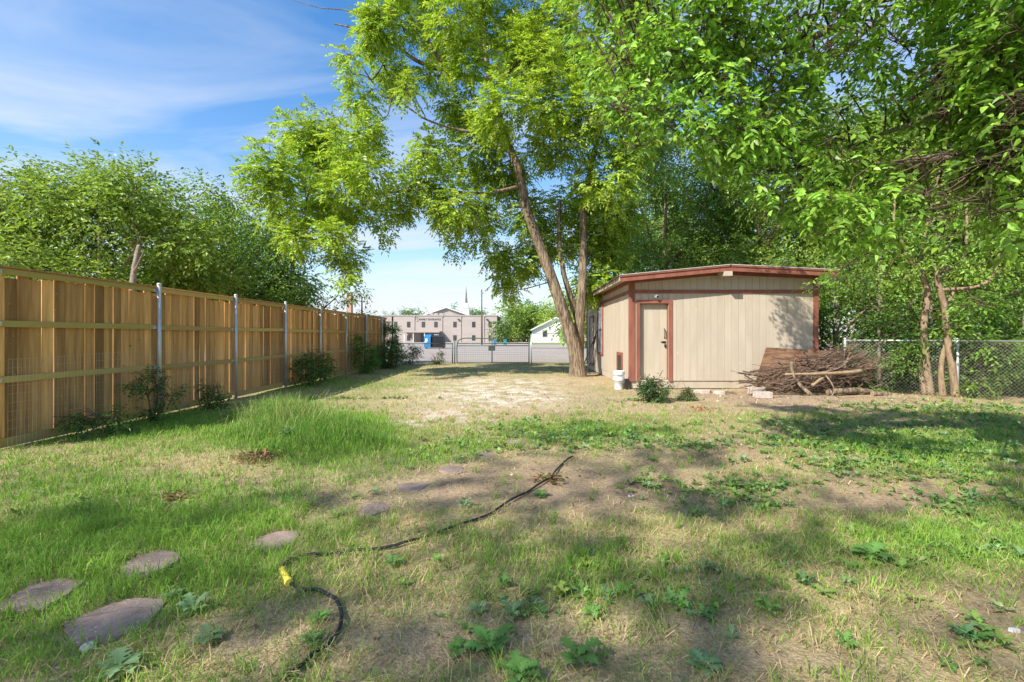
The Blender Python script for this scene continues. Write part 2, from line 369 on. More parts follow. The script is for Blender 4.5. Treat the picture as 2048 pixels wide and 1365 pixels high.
ids = np.arange(nx * ny).reshape(ny, nx)
quads = np.stack([ids[:-1, :-1], ids[:-1, 1:], ids[1:, 1:], ids[1:, :-1]], -1).reshape(-1, 4)
tag(link('ground', mesh_np('ground', np.stack([XX, YY, ZZ], -1).reshape(-1, 3), [quads], M['ground'], gc.reshape(-1, 3), True)), kind='structure',
    label='patchy yard of dirt, straw and green grass')
o = MB().add([(-75, 27.6, .012), (75, 27.6, .012), (75, 114.9, .012), (-75, 114.9, .012)], [[(0, 1, 2, 3)]]).build('parking_lot', M['lot'])
tag(o, kind='structure', label='pale gravel parking lot beyond the gate')
o = MB().add([(1.5, 84, .03), (60, 88, .03), (60, 113, .03), (1.5, 113, .03)], [[(0, 1, 2, 3)]]).build('far_lawn', surf('far_lawn', (.15, .19, .06), (.22, .25, .09), (.5, .5, .5), 0.95))
tag(o, kind='structure', label='green lawn round the white house')

# ------------------------------------------------------------------ wooden fence
FX = -7.13
POST_Y = [6.25] + [9.08 + 2.45 * i for i in range(7)]
fence = thing('wooden_fence', (FX, 15, 0), 'tall cedar picket privacy fence with mossy rails and galvanised steel posts', 'fence')
variants = []
for k in range(5):
    w = 0.083; m = MB()
    bw = 0.002 * k - 0.004
    m.hexa([(-.009, -w, 0), (.009, -w, 0), (.009, w, 0), (-.009, w, 0), (-.009 + bw, -w, 2.36), (.009 + bw, -w + .002, 2.36), (.009 + bw, w - .002, 2.36), (-.009 + bw, w, 2.36)])
    variants.append(m.mesh('picket', M['picket']))
y = POST_Y[0] + 0.02
while y < POST_Y[-1] + 0.9:
    w = random.uniform(0.92, 1.08) * 0.166
    gap = random.choice([0.0005, 0.001, 0.002, 0.004, 0.010, 0.016, 0.020])
    p = bpy.data.objects.new('picket', random.choice(variants)); COL.objects.link(p); p.parent = fence
    p.matrix_parent_inverse = Matrix.Translation(-Vector(fence.location))
    p.location = (FX - 0.012 + random.uniform(-.003, .003), y + w / 2, 0.06 + random.uniform(-.03, .03))
    p.scale = (1, w / 0.166, random.uniform(0.992, 1.004)); p.rotation_euler = (random.uniform(-.003, .003), 0, random.uniform(-.02, .02))
    y += w + gap
ends = POST_Y + [POST_Y[-1] + 0.95]
for i in range(len(ends) - 1):
    a, b = ends[i] + 0.055, ends[i + 1] - 0.055
    sag = [random.uniform(-.012, .012) for _ in range(8)]
    for j, (z, h, nm) in enumerate(((2.46, 0.085, 'top_rail'), (1.735, 0.09, 'rail'), (0.955, 0.09, 'rail'), (0.10, 0.13, 'kickboard'))):
        m = MB(); d = 0.045 if nm != 'kickboard' else 0.02
        z0, z1 = z - h / 2 + sag[j], z - h / 2 + sag[j + 4]
        m.hexa([(FX + .004, a, z0), (FX + .004 + d, a, z0), (FX + .004 + d, b, z1), (FX + .004, b, z1), (FX + .004, a, z0 + h), (FX + .004 + d, a, z0 + h), (FX + .004 + d, b, z1 + h), (FX + .004, b, z1 + h)])
        m.build(nm, M['rail'], fence)
    m = MB().hexa([(FX - .05, a - .05, 2.508), (FX + .075, a - .05, 2.508), (FX + .075, b + .05, 2.508), (FX - .05, b + .05, 2.508), (FX - .05, a - .05, 2.533), (FX + .075, a - .05, 2.533), (FX + .075, b + .05, 2.533), (FX - .05, b + .05, 2.533)])
    m.build('cap_board', M['picket'], fence)
for i, yy in enumerate(POST_Y):
    m = MB().tube([(FX + .085, yy, -.05), (FX + .085, yy, 2.56)], 0.036, 14)
    po = m.build('post', M['steel'], fence, True)
    for z in (0.955, 1.735, 2.45):
        MB().box(FX + .051, FX + .056, yy - .10, yy + .10, z - .03, z + .03).build('bracket', M['steel'], fence)
    MB().lathe([(0.036, 2.555), (0.042, 2.56), (0.040, 2.585), (0.022, 2.60), (0.0, 2.605)], (FX + .085, yy, 0), 14).build('post_cap', M['steel'], fence, True)

# welded wire in front of the boards
m = MB(); wx = FX + 0.17
for k, yy in enumerate(np.arange(6.3, 20.5, 0.055)):
    t = 1.27 + 0.02 * math.sin(yy * 1.7); dx = 0.02 * math.sin(yy * 2.3)
    m.tube([(wx + dx, yy, 0.02), (wx + dx * 1.6, yy + random.uniform(-.006, .006), t)], 0.0013, 3, False)
for k in range(11):
    z = 0.06 + k * 0.121
    m.tube([(wx + 0.02 * math.sin(v * 2.3), v, min(z, 1.27) + 0.02 * math.sin(v * 1.7) * (k / 10)) for v in np.linspace(6.3, 20.5, 60)], 0.0015, 3, False)
wire = m.build('welded_wire_mesh', M['wire']); tag(wire, 'rusty welded wire mesh stretched along foot of the wooden fence', 'wire mesh')

# ------------------------------------------------------------------ shed
SY, SX0, SX1, SB = 13.65, 3.24, 8.72, 22.5
shed = thing('shed', ((SX0 + SX1) / 2, SY, 0), 'cream painted shed with red brown trim and low gable roof', 'shed')
RX = 5.97
def roof_z(x):      # underside of the roof
    return 3.20 + (x - 2.85) * (0.30 / 3.12) if x < RX else 3.50 - (x - RX) * (0.15 / 3.03)
MB().box(SX0 + .03, SX1 - .03, SY + .05, SB - .02, 0.02, 0.245).build('foundation', M['concrete'], shed)
MB().box(SX0 + .02, SX1 - .02, SY + .028, SY + .048, 0.03, 0.262).build('skirt_board', M['siding'], shed)
# unseen solid core, added so that no light passes through the boards
core = MB(); DX0, DX1, DTOP = 3.52, 4.36, 2.52
core.prism([(SX0 + .04, .25), (SX0 + .04, roof_z(SX0 + .04) - .02), (RX, 3.47), (SX1 - .04, roof_z(SX1 - .04) - .02), (SX1 - .04, .25)], 'y', SY + .16, SB - .05)
core.build('light_block_core', M['darkframe'], shed)
def board(x0, x1, z0, z1f, name='siding_board'):    # one grooved board of the front, top follows the roof
    g = 0.0045
    za, zb = (z1f(x0), z1f(x1)) if callable(z1f) else (z1f, z1f)
    m = MB(); y0, y1 = SY, SY + .022
    ring0 = [(x0 + g, y0), (x1 - g, y0), (x1 - .0015, y0 + .009), (x1 - .0002, y1), (x0 + .0002, y1), (x0 + .0015, y0 + .009)]
    V = [(a, b, z0) for a, b in ring0] + [(a, b, za + (zb - za) * (a - x0) / (x1 - x0)) for a, b in ring0]
    m.add(V, [[(i, (i + 1) % 6, (i + 1) % 6 + 6, i + 6) for i in range(6)], [tuple(range(6, 12))], [tuple(range(5, -1, -1))]])
    m.build(name, M['siding'], shed)
xs = list(np.arange(SX0 + .13, SX1 - .1, 0.2032)) + [SX1 - .10]
mid = 2.865
for a, b in zip(xs[:-1], xs[1:]):
    if b - a < .03: continue
    board(a, b, mid, lambda x: roof_z(x) - .01)
    segs = [(a, b)]
    if b > DX0 and a < DX1:
        segs = [s for s in ((a, min(b, DX0)), (max(a, DX1), b)) if s[1] - s[0] > 0.015]
        c0, c1 = max(a, DX0), min(b, DX1)
        if c1 - c0 > .02: board(c0, c1, DTOP, mid - .004)
    for s0, s1 in segs: board(s0, s1, 0.25, mid - .004)
# door, set back in its opening
door = MB().box(DX0, DX1, SY + .125, SY + .155, 0.27, DTOP).build('door', M['siding'], shed)
n = 4
for k in range(n):
    a = DX0 + .012 + (DX1 - DX0 - .024) * k / n; b = DX0 + .012 + (DX1 - DX0 - .024) * (k + 1) / n
    MB().bbox(a + .001, b - .001, SY + .112, SY + .124, 0.285, DTOP - .015, 0.004).build('door_board', M['siding'], door)
MB().tube(smooth_path([(DX1 - .09, SY + .112, 1.78), (DX1 - .09, SY + .06, 1.73), (DX1 - .09, SY + .06, 1.56), (DX1 - .09, SY + .112, 1.50)], 12), 0.013, 8).build('handle', M['black'], door, True)
MB().box(DX1 - .14, DX1 - .045, SY + .098, SY + .111, 1.36, 1.41).tube([(DX1 - .2, SY + .09, 1.39), (DX1 - .1, SY + .085, 1.395)], .012, 6).build('latch', M['black'], door)
MB().bbox(DX1 - .10, DX1 - .05, SY + .07, SY + .095, 1.235, 1.30, .008).tube(smooth_path([(DX1 - .093, SY + .083, 1.30), (DX1 - .09, SY + .083, 1.35), (DX1 - .06, SY + .083, 1.35), (DX1 - .057, SY + .083, 1.30)], 10), .006, 6).build('padlock', M['black'], door)
for nm, a, b, z0, z1 in (('door_casing', DX0 - .105, DX0 + .002, .235, DTOP - .002), ('door_casing', DX1 - .002, DX1 + .115, .235, DTOP - .002), ('door_casing', DX0 - .105, DX1 + .115, DTOP, DTOP + .10)):
    MB().bbox(a, b, SY - .026, SY - .003, z0, z1, .004).build(nm, M['trim'], shed)
MB().box(DX0 - .001, DX0 + .012, SY + .023, SY + .11, .262, DTOP).box(DX1 - .012, DX1 + .001, SY + .023, SY + .11, .262, DTOP).box(DX0 + .013, DX1 - .013, SY + .023, SY + .11, DTOP - .013, DTOP + .001).build('door_jamb', M['trim'], shed)
MB().box(DX0, DX1, SY + .023, SY + .11, .235, .266).build('door_sill', M['concrete'], shed)
# trims of the front
MB().bbox(SX0 - .03, SX0 + .13, SY - .03, SY - .004, .235, roof_z(SX0) - .015, .004).build('corner_trim', M['trim'], shed)
MB().bbox(SX1 - .12, SX1 + .03, SY - .03, SY - .004, .235, roof_z(SX1) - .015, .004).build('corner_trim', M['trim'], shed)
MB().box(SX0 + .132, SX1 - .122, SY - .028, SY - .003, mid - .05, mid + .055).build('band_board', M['trim'], shed)
MB().prism([(SX0 + .132, roof_z(SX0 + .13) - .13), (RX, 3.36), (SX1 - .122, roof_z(SX1) - .125), (SX1 - .122, roof_z(SX1 - .12) - .012), (RX, 3.485), (SX0 + .132, roof_z(SX0 + .13) - .012)], 'y', SY - .026, SY - .003).build('frieze_board', M['trim'], shed)
# left wall boards and trims
for k, a in enumerate(np.arange(SY + .13, SB - .12, 0.2032)):
    b = min(a + .2032, SB - .1); g = .006
    ring = [(SX0, a + g), (SX0 + .009, a + .0015), (SX0 + .022, a + .0002), (SX0 + .022, b - .0002), (SX0 + .009, b - .0015), (SX0, b - g)]
    for z0, z1 in ((.25, mid - .004), (mid, roof_z(SX0) - .01)):
        V = [(p, q, z0) for p, q in ring] + [(p, q, z1) for p, q in ring]
        MB().add(V, [[(i, (i + 1) % 6, (i + 1) % 6 + 6, i + 6) for i in range(6)], [tuple(range(6, 12))], [tuple(range(5, -1, -1))]]).build('siding_board', M['siding'], shed)
MB().box(SX0 - .028, SX0 - .003, SY + .0, SY + .13, .235, roof_z(SX0) - .015).build('corner_trim', M['trim'], shed)
MB().box(SX0 - .028, SX0 - .003, SB - .13, SB, .235, roof_z(SX0) - .015).build('corner_trim', M['trim'], shed)
MB().box(SX0 - .027, SX0 - .003, SY + .132, SB - .132, mid - .05, mid + .055).build('band_board', M['trim'], shed)
MB().box(SX0 - .026, SX0 - .003, SY + .132, SB - .132, roof_z(SX0) - .13, roof_z(SX0) - .016).build('frieze_board', M['trim'], shed)
MB().box(SX0 + .010, SX0 + .028, SY + .05, SB - .05, .03, .247).build('skirt_board', M['siding'], shed)
for xx in (SX1 - .022,):
    MB().box(xx, xx + .02, SY + .03, SB - .03, .25, roof_z(SX1) - .01).build('side_wall', M['siding'], shed)
MB().box(SX0 + .03, SX1 - .03, SB - .02, SB, .25, 3.1).build('back_wall', M['siding'], shed)
# left wall window, doors
def wall_frame(y0, y1, z0, z1, w, d, name):
    win = MB().box(SX0 - d, SX0 - .002, y0, y1, z1 - w, z1).box(SX0 - d, SX0 - .002, y0, y1, z0, z0 + w).box(SX0 - d, SX0 - .002, y0, y0 + w, z0 + w + .001, z1 - w - .001).box(SX0 - d, SX0 - .002, y1 - w, y1, z0 + w + .001, z1 - w - .001)
    return win.build(name, M['trim'], shed)
win = wall_frame(18.05, 19.3, .82, 2.80, .09, .05, 'window')
zc = (0.91 + 2.71) / 2
for z0, z1 in ((.912, zc - .02), (zc + .02, 2.708)):
    MB().box(SX0 - .018, SX0 - .006, 18.142, 19.208, z0, z1).build('pane', M['glass'], win)
MB().box(SX0 - .035, SX0 - .004, 18.142, 19.208, zc - .018, zc + .018).build('meeting_rail', M['darkframe'], win)
for yy in (18.5, 18.85):
    MB().box(SX0 - .030, SX0 - .019, yy - .012, yy + .012, .913, zc - .021).build('muntin', M['darkframe'], win)
sd = wall_frame(20.35, 21.5, .25, 2.47, .10, .04, 'side_door')
MB().box(SX0 - .014, SX0 - .004, 20.452, 21.398, .352, 2.368).build('door_panel', M['siding'], sd)
pd = wall_frame(14.62, 15.45, .30, 1.04, .10, .035, 'pet_door')
MB().box(SX0 - .020, SX0 - .005, 14.722, 15.348, .402, .938).build('flap', M['darkframe'], pd)
for yy in (20.6, 21.0):
    MB().lathe([(0, 0), (.05, .0), (.075, .10), (.07, .11), (0, .02)], (SX0 - .1, yy, 2.62), 12).tube([(SX0 - .1, yy, 2.66), (SX0 - .004, yy, 2.70)], .03, 6).build('wall_lamp', M['whitepl'], shed)
# roof
RY0, RY1 = 13.18, 22.85
def slab(x0, x1, dz0, dz1, y0, y1):
    return [(x0, y0, roof_z(x0) + dz0), (x1, y0, roof_z(x1 - 1e-6 if x1 == RX else x1) + dz0), (x1, y1, roof_z(x1 - 1e-6 if x1 == RX else x1) + dz0), (x0, y1, roof_z(x0) + dz0),
            (x0, y0, roof_z(x0) + dz1), (x1, y0, roof_z(x1) + dz1), (x1, y1, roof_z(x1) + dz1), (x0, y1, roof_z(x0) + dz1)]
roof = MB().hexa(slab(2.88, RX, .03, .06, RY0 + .03, RY1)).hexa(slab(RX + 1e-4, 8.97, .03, .06, RY0 + .03, RY1)).build('roof', M['shingle'], shed)
MB().hexa(slab(2.88, RX, .0, .027, RY0 + .03, RY1)).hexa(slab(RX + 1e-4, 8.97, .0, .027, RY0 + .03, RY1)).build('soffit', M['siding'], shed)
for a, b in ((2.84, RX - .001), (RX + .001, 9.02)):
    MB().hexa(slab(a, b, -.095, .035, RY0, RY0 + .028)).build('fascia_board', M['trim'], shed)
    MB().hexa(slab(a - .02, b + .01, .037, .085, RY0 - .025, RY0 + .02)).build('rake_trim', M['trim'], shed)
    MB().hexa(slab(a - .02, b + .01, .087, .100, RY0 - .035, RY0 + .10)).build('roof_edge', M['roofmetal'], shed)
MB().box(2.85, 2.878, RY0 + .03, RY1, roof_z(2.85) - .06, roof_z(2.85) + .045).build('eave_fascia', M['siding'], shed)
for k, yy in enumerate(np.arange(RY0 + .2, RY1 - .3, .31)):     # curled shingle edges along the eave
    m = MB(); h = random.uniform(.0, .05); L0 = random.uniform(.24, .32)
    x0 = 2.80 - random.uniform(0, .05)
    m.hexa([(x0, yy, 3.24 + h - .02), (3.02, yy, 3.285), (3.02, yy + L0, 3.285), (x0, yy + L0, 3.24 + random.uniform(-.03, .03)), (x0, yy, 3.262 + h - .02), (3.02, yy, 3.305), (3.02, yy + L0, 3.305), (x0, yy + L0, 3.262)])
    m.build('shingle', M['shingle'], roof)
for k in range(7):
    a = random.uniform(2.9, 5); yy = random.uniform(13.6, 16)
    MB().tube(smooth_path([(a, yy, roof_z(a) + .09), (a + .25, yy + .1, roof_z(a) + .16), (a + .6, yy - .1, roof_z(a + .6) + .13)], 8), .01, 5).build('twig', M['stick'], roof)
MB().bbox(5.78, 6.02, RY0 - .02, SY - .03, 3.27, 3.40, .004).build('ridge_beam', M['siding'], shed)
# lamp over the door
lx, lz = 3.98, 2.73
MB().bbox(lx - .05, lx + .05, SY - .05, SY - .004, lz - .05, lz + .05, .01).tube([(lx, SY - .05, lz), (lx + .02, SY - .13, lz - .02)], [.045, .05], 10).build('wall_lamp', M['whitepl'], shed)
MB().tube([(lx + .022, SY - .131, lz - .021), (lx + .024, SY - .138, lz - .023)], .04, 10).build('lamp_glass', M['darkglass'], shed)

# ------------------------------------------------------------------ trees: generators
class Twigs:                           # many thin straight pieces, built in one go
    def __init__(s): s.a = []; s.b = []; s.r0 = []; s.r1 = []; s.n = 0
    def path(s, pts, rad):
        pts = np.asarray(pts, float); rad = np.broadcast_to(np.asarray(rad, float), (len(pts),))
        s.a.append(pts[:-1]); s.b.append(pts[1:]); s.r0.append(rad[:-1]); s.r1.append(rad[1:]); s.n += len(pts) - 1
    def build(s, name, mat, parent):
        a, b, r0, r1 = map(np.concatenate, (s.a, s.b, s.r0, s.r1)); T = norm(b - a)
        u = norm(np.cross(T, np.where(np.abs(T[:, 2:3]) < .9, [[0, 0, 1.0]], [[1.0, 0, 0]]))); v = np.cross(T, u); V = []
        for c, r in ((a, r0), (b, r1)):
            for k in range(3):
                t = 2.094 * k; V.append(c + (u * math.cos(t) + v * math.sin(t)) * r[:, None])
        V = np.stack(V, 1).reshape(-1, 3); i = np.arange(len(a))[:, None] * 6
        return link(name, mesh_np(name, V, [np.concatenate([i + [0, 1, 4, 3], i + [1, 2, 5, 4], i + [2, 0, 3, 5]])], mat, smooth=True), parent)
def ellipsoid_points(c, r, n, power=0.5):
    v = norm(rng.normal(size=(n, 3))); rad = rng.random(n) ** power
    return np.asarray(c) + v * rad[:, None] * np.asarray(r), v
def leaf_cols(n, base, var=0.35, yellow=0.25):
    base = np.asarray(base); f = 1 + (rng.random(n) - 0.5) * 2 * var
    c = base * f[:, None]
    yl = rng.random(n)[:, None] ** 2.5 * yellow
    c = c * (1 - yl) + np.array([base[0] * 2.2, base[1] * 1.5, base[2] * 0.9]) * yl
    return c
def leaf_geo(p, d, nrm, L, W, col, kind='rhomb'):
    d = norm(d); s = norm(np.cross(d, nrm)); n = np.cross(s, d); L = L[:, None]; W = W[:, None]
    N = len(p)
    if kind == 'rhomb':
        V = np.stack([p, p + d * L * .42 + s * W * .5 + n * W * .18, p + d * L - n * L * .12, p + d * L * .42 - s * W * .5 + n * W * .18], 1)
        b = np.arange(N)[:, None] * 4
        F = np.concatenate([b + [0, 1, 2], b + [0, 2, 3]])
        k = 4
    else:
        V = np.stack([p, p + d * L * .28 + s * W * .46 + n * W * .16, p + d * L * .62 + s * W * .36 + n * W * .10 - n * L * .03, p + d * L - n * L * .16,
                      p + d * L * .62 - s * W * .36 + n * W * .10 - n * L * .03, p + d * L * .28 - s * W * .46 + n * W * .16], 1)
        b = np.arange(N)[:, None] * 6
        F = np.concatenate([b + [0, 1, 2], b + [0, 2, 3], b + [0, 3, 4], b + [0, 4, 5]])
        k = 6
    return V.reshape(-1, 3), F, np.repeat(col, k, 0)
def pinnate(o, d, pairs, rl, droop):
    """Compound leaves: leaflet bases, directions, normals."""
    n = len(o); t = np.linspace(0.22, 1.0, pairs)
    up = np.array([0, 0, 1.0])
    d = norm(d); s = norm(np.cross(d, up) + 1e-6)
    pos, dr, nr = [], [], []
    for i, ti in enumerate(t):
        c = o + d * (rl * ti)[:, None] - up * (droop * ti * ti * rl)[:, None]
        for sg in ((1, -1) if i < pairs - 1 else (0,)):
            j = rng.normal(size=(n, 3)) * .18
            pos.append(c); dr.append(norm(s * sg * .85 + d * .6 - up * .18 + j)); nr.append(norm(up * .8 + d * .6 + j * 2.2))
    return np.concatenate(pos), np.concatenate(dr), np.concatenate(nr)
def crown(clusters, n_spray, style, base, leafL, leafW, keep=None, up_bias=0.0, droop=0.5, sub=6, subr=0.42, twigs=True, var=0.35, yellow=0.3, pairs=5, tw_r=0.006, fan=5, ntw=4):
    """clusters: (centre, radius3, attach point). Returns leaf arrays and a twig MB."""
    O, D = [], []; tw = Twigs()
    for (c, r, att) in clusters:
        c = np.asarray(c, float); r = np.asarray(r, float) * np.ones(3)
        if keep is not None and keep(c + rng.normal(size=(12, 3)) * r * .4).mean() < .3: continue
        k = max(3, int(n_spray * (r[0] * r[1] * r[2]) ** (2 / 3)))
        sc, sv = ellipsoid_points(c, r * .78, sub, .45)
        if att is not None and twigs:
            midp = (att + c) / 2 + rng.normal(size=3) * .12 * np.linalg.norm(c - att)
            tw.path(smooth_path([att, midp, c], 6), np.linspace(tw_r * 5, tw_r * 2.2, 6))
        which = rng.integers(0, sub, k)
        pts, v = ellipsoid_points((0, 0, 0), (1, 1, 1), k, .5)
        o = sc[which] + pts * r * subr
        dirs = norm(norm(o - c) * .8 + norm(o - sc[which]) * .7 + rng.normal(size=(k, 3)) * .35 + np.array([0, 0, -.25 + up_bias]))
        if twigs:
            for q in range(sub):
                tw.path([c, (c + sc[q]) / 2 + rng.normal(size=3) * .08 * r[0], sc[q]], [tw_r * 2, tw_r * 1.5, tw_r])
                for e in np.where(which == q)[0][:ntw]:
                    tw.path([sc[q], o[e]], [tw_r, tw_r * .4])
        O.append(o); D.append(dirs)
    O, D = np.concatenate(O), np.concatenate(D)
    if keep is not None:
        ok = keep(O); O, D = O[ok], D[ok]
    if style == 'pinnate':
        rl = leafL * rng.uniform(1.7, 2.8, len(O))
        tint = leaf_cols(len(O), (1, 1, 1), .28, 0)
        pos, dr, nr = pinnate(O, D, pairs, rl, droop)
        reps = 2 * pairs - 1
        tint = np.tile(tint, (reps, 1))
    else:                                  # sprays of alternate leaves lying in a plane
        s = norm(np.cross(D, [0, 0, 1.0])); pos, dr, nr, tt = [], [], [], []
        rl = leafL * rng.uniform(2.0, 3.6, len(O)); tint0 = leaf_cols(len(O), (1, 1, 1), .28, 0)
        for i in range(fan):
            t = (i + .5) / fan; sg = 1 if i % 2 else -1
            if i == fan - 1: sg = 0
            j = rng.normal(size=O.shape) * .22
            pos.append(O + D * (rl * t)[:, None] - np.array([0, 0, 1.0]) * (droop * t * t * rl)[:, None])
            dr.append(norm(s * sg * .8 + D * .7 + j + np.array([0, 0, -.3]))); nr.append(norm(np.array([0, 0, .75]) + D * .65 + j * 2.0)); tt.append(tint0)
        pos, dr, nr, tint = map(np.concatenate, (pos, dr, nr, tt))
    if keep is not None:
        ok = keep(pos); pos, dr, nr, tint = pos[ok], dr[ok], nr[ok], tint[ok]
    n = len(pos)
    L = leafL * rng.uniform(.7, 1.25, n); W = leafW * rng.uniform(.75, 1.2, n)
    return pos, dr, nr, L, W, leaf_cols(n, base, var, yellow) * tint, tw
def nearest_on(paths, c):
    best = None
    for pth in paths:
        d = np.linalg.norm(pth - c, axis=1); i = int(np.argmin(d))
        if best is None or d[i] < best[0]: best = (d[i], pth[i])
    return best[1]
def tree(name, base, label, cat, limbs, clusters, bark, crown_kw, kind='rhomb', group=None):
    """limbs: (part name, points, r0, r1); clusters: (centre, radius)."""
    t = thing(name, base, label, cat, group)
    paths = []
    for nm, pts, r0, r1 in limbs:
        n = max(6, len(pts) * 4); pth = smooth_path(pts, n)
        rad = r0 + (r1 - r0) * np.linspace(0, 1, n) ** .85
        if nm == 'trunk': rad = rad * (1 + (.45 if r0 > .2 else .15) * np.exp(-(pth[:, 2] - pth[0, 2]) / .25))
        MB().tube(pth, rad, 14 if r0 > .1 else 8, True, .10).build(nm, bark, t, True)
        paths.append(pth)
    cl = [(np.asarray(c), r, nearest_on(paths, np.asarray(c)) if paths else None) for c, r in clusters]
    pos, dr, nr, L, W, col, tw = crown(cl, **crown_kw)
    V, F, C = leaf_geo(pos, dr, nr, L, W, col, kind)
    cr = link('crown', mesh_np('crown', V, [F], M['leaf'], C), t)
    if tw.n: tag(tw.build('twigs', M['twig'], cr), kind='stuff')
    return t

# ------------------------------------------------------------------ what the sun reaches (shade edge of the trees behind the camera)
EDGE_X = [-14, -6.3, -3.6, -2.9, -2.3, -1.2, 1.0, 3.2, 4.6, 5.6, 6.6, 8.2, 14]
EDGE_Y = [4.2, 5.3, 5.7, 6.6, 7.8, 8.7, 9.9, 10.7, 11.2, 10.9, 10.0, 9.6, 9.0]
LIT = [(1150, 932, 90, 13), (1215, 921, 55, 9), (1080, 942, 40, 8), (1285, 968, 55, 13), (1340, 945, 55, 9), (1760, 988, 70, 13), (1690, 1185, 70, 30), (1655, 1250, 45, 40), (1705, 1310, 40, 25),
       (1540, 1042, 45, 10), (1950, 1215, 70, 18), (560, 1083, 36, 11), (310, 1136, 26, 7), (380, 962, 95, 13), (520, 940, 75, 10), (650, 943, 50, 9), (1415, 1055, 30, 10), (1990, 900, 60, 9),
       (1450, 962, 40, 9), (1880, 868, 70, 9), (1180, 1055, 45, 14), (1000, 905, 45, 6), (1580, 925, 60, 8), (1690, 930, 45, 7), (1930, 955, 60, 9), (1830, 1040, 40, 10), (250, 975, 70, 10), (1290, 890, 60, 6),
       (1250, 1010, 45, 10), (2000, 1060, 40, 12), (1120, 1100, 30, 12), (1450, 870, 60, 5), (1560, 900, 50, 5)]
def shade_ok(p):
    """True where a leaf's shadow falls on ground that the photograph shows shaded (and off the sunlit shed front)."""
    k = p[:, 2] / -SUN[2]; x = p[:, 0] + SUN[0] * k; y = p[:, 1] + SUN[1] * k
    ok = y < np.interp(x, EDGE_X, EDGE_Y) + (vnoise(x, y, 2.2, 91) - .5) * 1.3
    lit = np.zeros(len(p), bool); u, v = to_px(x, y)
    for (a, b, ra, rb) in LIT:
        wob = 1.45 + (vnoise(x, y, 5, 17) - .5) * 1.1
        lit |= ((u - a) / ra) ** 2 + ((v - b) / rb) ** 2 < wob ** 2
    lit |= (vnoise(x, y, 1.9, 55) > .655) & (y < 10.5)
    lit |= (vnoise(x, y, 3.0, 66) > .585) & (y > 7.5) & (x > 3.0)
    ok &= ~lit
    t = (SY - p[:, 1]) / SUN[1]; hx = p[:, 0] + SUN[0] * t; hz = p[:, 2] + SUN[2] * t
    on = (t > 0) & (hx > SX0 - .3) & (hx < SX1 + .1) & (hz > -0.05) & (hz < 3.6)
    patch = (hx > 7.3 + (vnoise(hx * 1.4 + hz, hz, 2.3, 8) - .5) * 2.2) & (hz > .9)
    ok = np.where(on, patch, ok)
    # far ground behind the shed corner may be shaded freely
    far = (~on) & (y > 23)
    return ok | far
def left_shade(p):
    k = p[:, 2] / -SUN[2]; x = p[:, 0] + SUN[0] * k; y = p[:, 1] + SUN[1] * k
    return (x < 4.0) | (y < 5.5)
def out_of_view(p):
    y = np.maximum(p[:, 1], 1e-3)
    u = VX + p[:, 0] * F_PX / y; v = VY - (p[:, 2] - EYE) * F_PX / y
    return (p[:, 1] < .05) | (u < -60) | (u > 2110) | (v < -40)

# ------------------------------------------------------------------ the leaning yard tree
D0 = 17.6
def PX(lst, d=D0):
    return [P(q[0], q[1], q[2] if len(q) > 2 else d) for q in lst]
limbs = [('trunk', PX([(1156, 762), (1152, 715), (1142, 672), (1120, 605), (1090, 520), (1052, 415), (1040, 350), (1010, 270), (985, 180), (970, 100), (964, 0), (955, -120), (945, -220)]), .30, .04),
         ('stem', PX([(1156, 728), (1158, 660), (1164, 590), (1166, 520), (1168, 410), (1184, 330), (1200, 250), (1218, 120), (1240, -60)], 17.9), .24, .04),
         ('stem', PX([(1156, 640), (1140, 590), (1127, 545), (1118, 480), (1120, 400)], 18.1), .15, .05),
         ('limb', PX([(988, 166), (930, 152), (880, 140), (830, 120), (790, 90), (750, 70), (700, 55), (668, 48)], 17.4), .12, .02),
         ('limb', PX([(888, 138), (862, 92), (832, 50), (800, 0), (770, -60)], 17.5), .08, .02),
         ('limb', PX([(745, 72), (705, 25), (640, 16), (583, 0)], 17.3), .03, .008),
         ('limb', PX([(1044, 372), (960, 388, 17.2), (860, 378, 16.8), (760, 388, 16.6), (690, 390, 16.4), (600, 372, 16.2), (535, 348, 16.0)]), .075, .015),
         ('limb', PX([(845, 236), (800, 205), (760, 190), (745, 160)], 17.4), .035, .01),
         ('limb', PX([(1010, 270), (930, 262), (880, 250), (845, 236)], 17.4), .06, .035),
         ('limb', PX([(985, 180), (1050, 110, 17), (1110, 60, 16.6), (1180, 10, 16.2)], 17.4), .08, .02),
         ('limb', PX([(975, 60), (930, 20), (900, -40), (880, -110)], 17.8), .07, .02),
         ('limb', PX([(1200, 250), (1270, 190, 18.2), (1330, 120, 18.5), (1370, 40, 18.7)], 17.9), .08, .02),
         ('limb', PX([(620, 372, 16.2), (610, 430, 16), (620, 480, 16)]), .03, .01)]
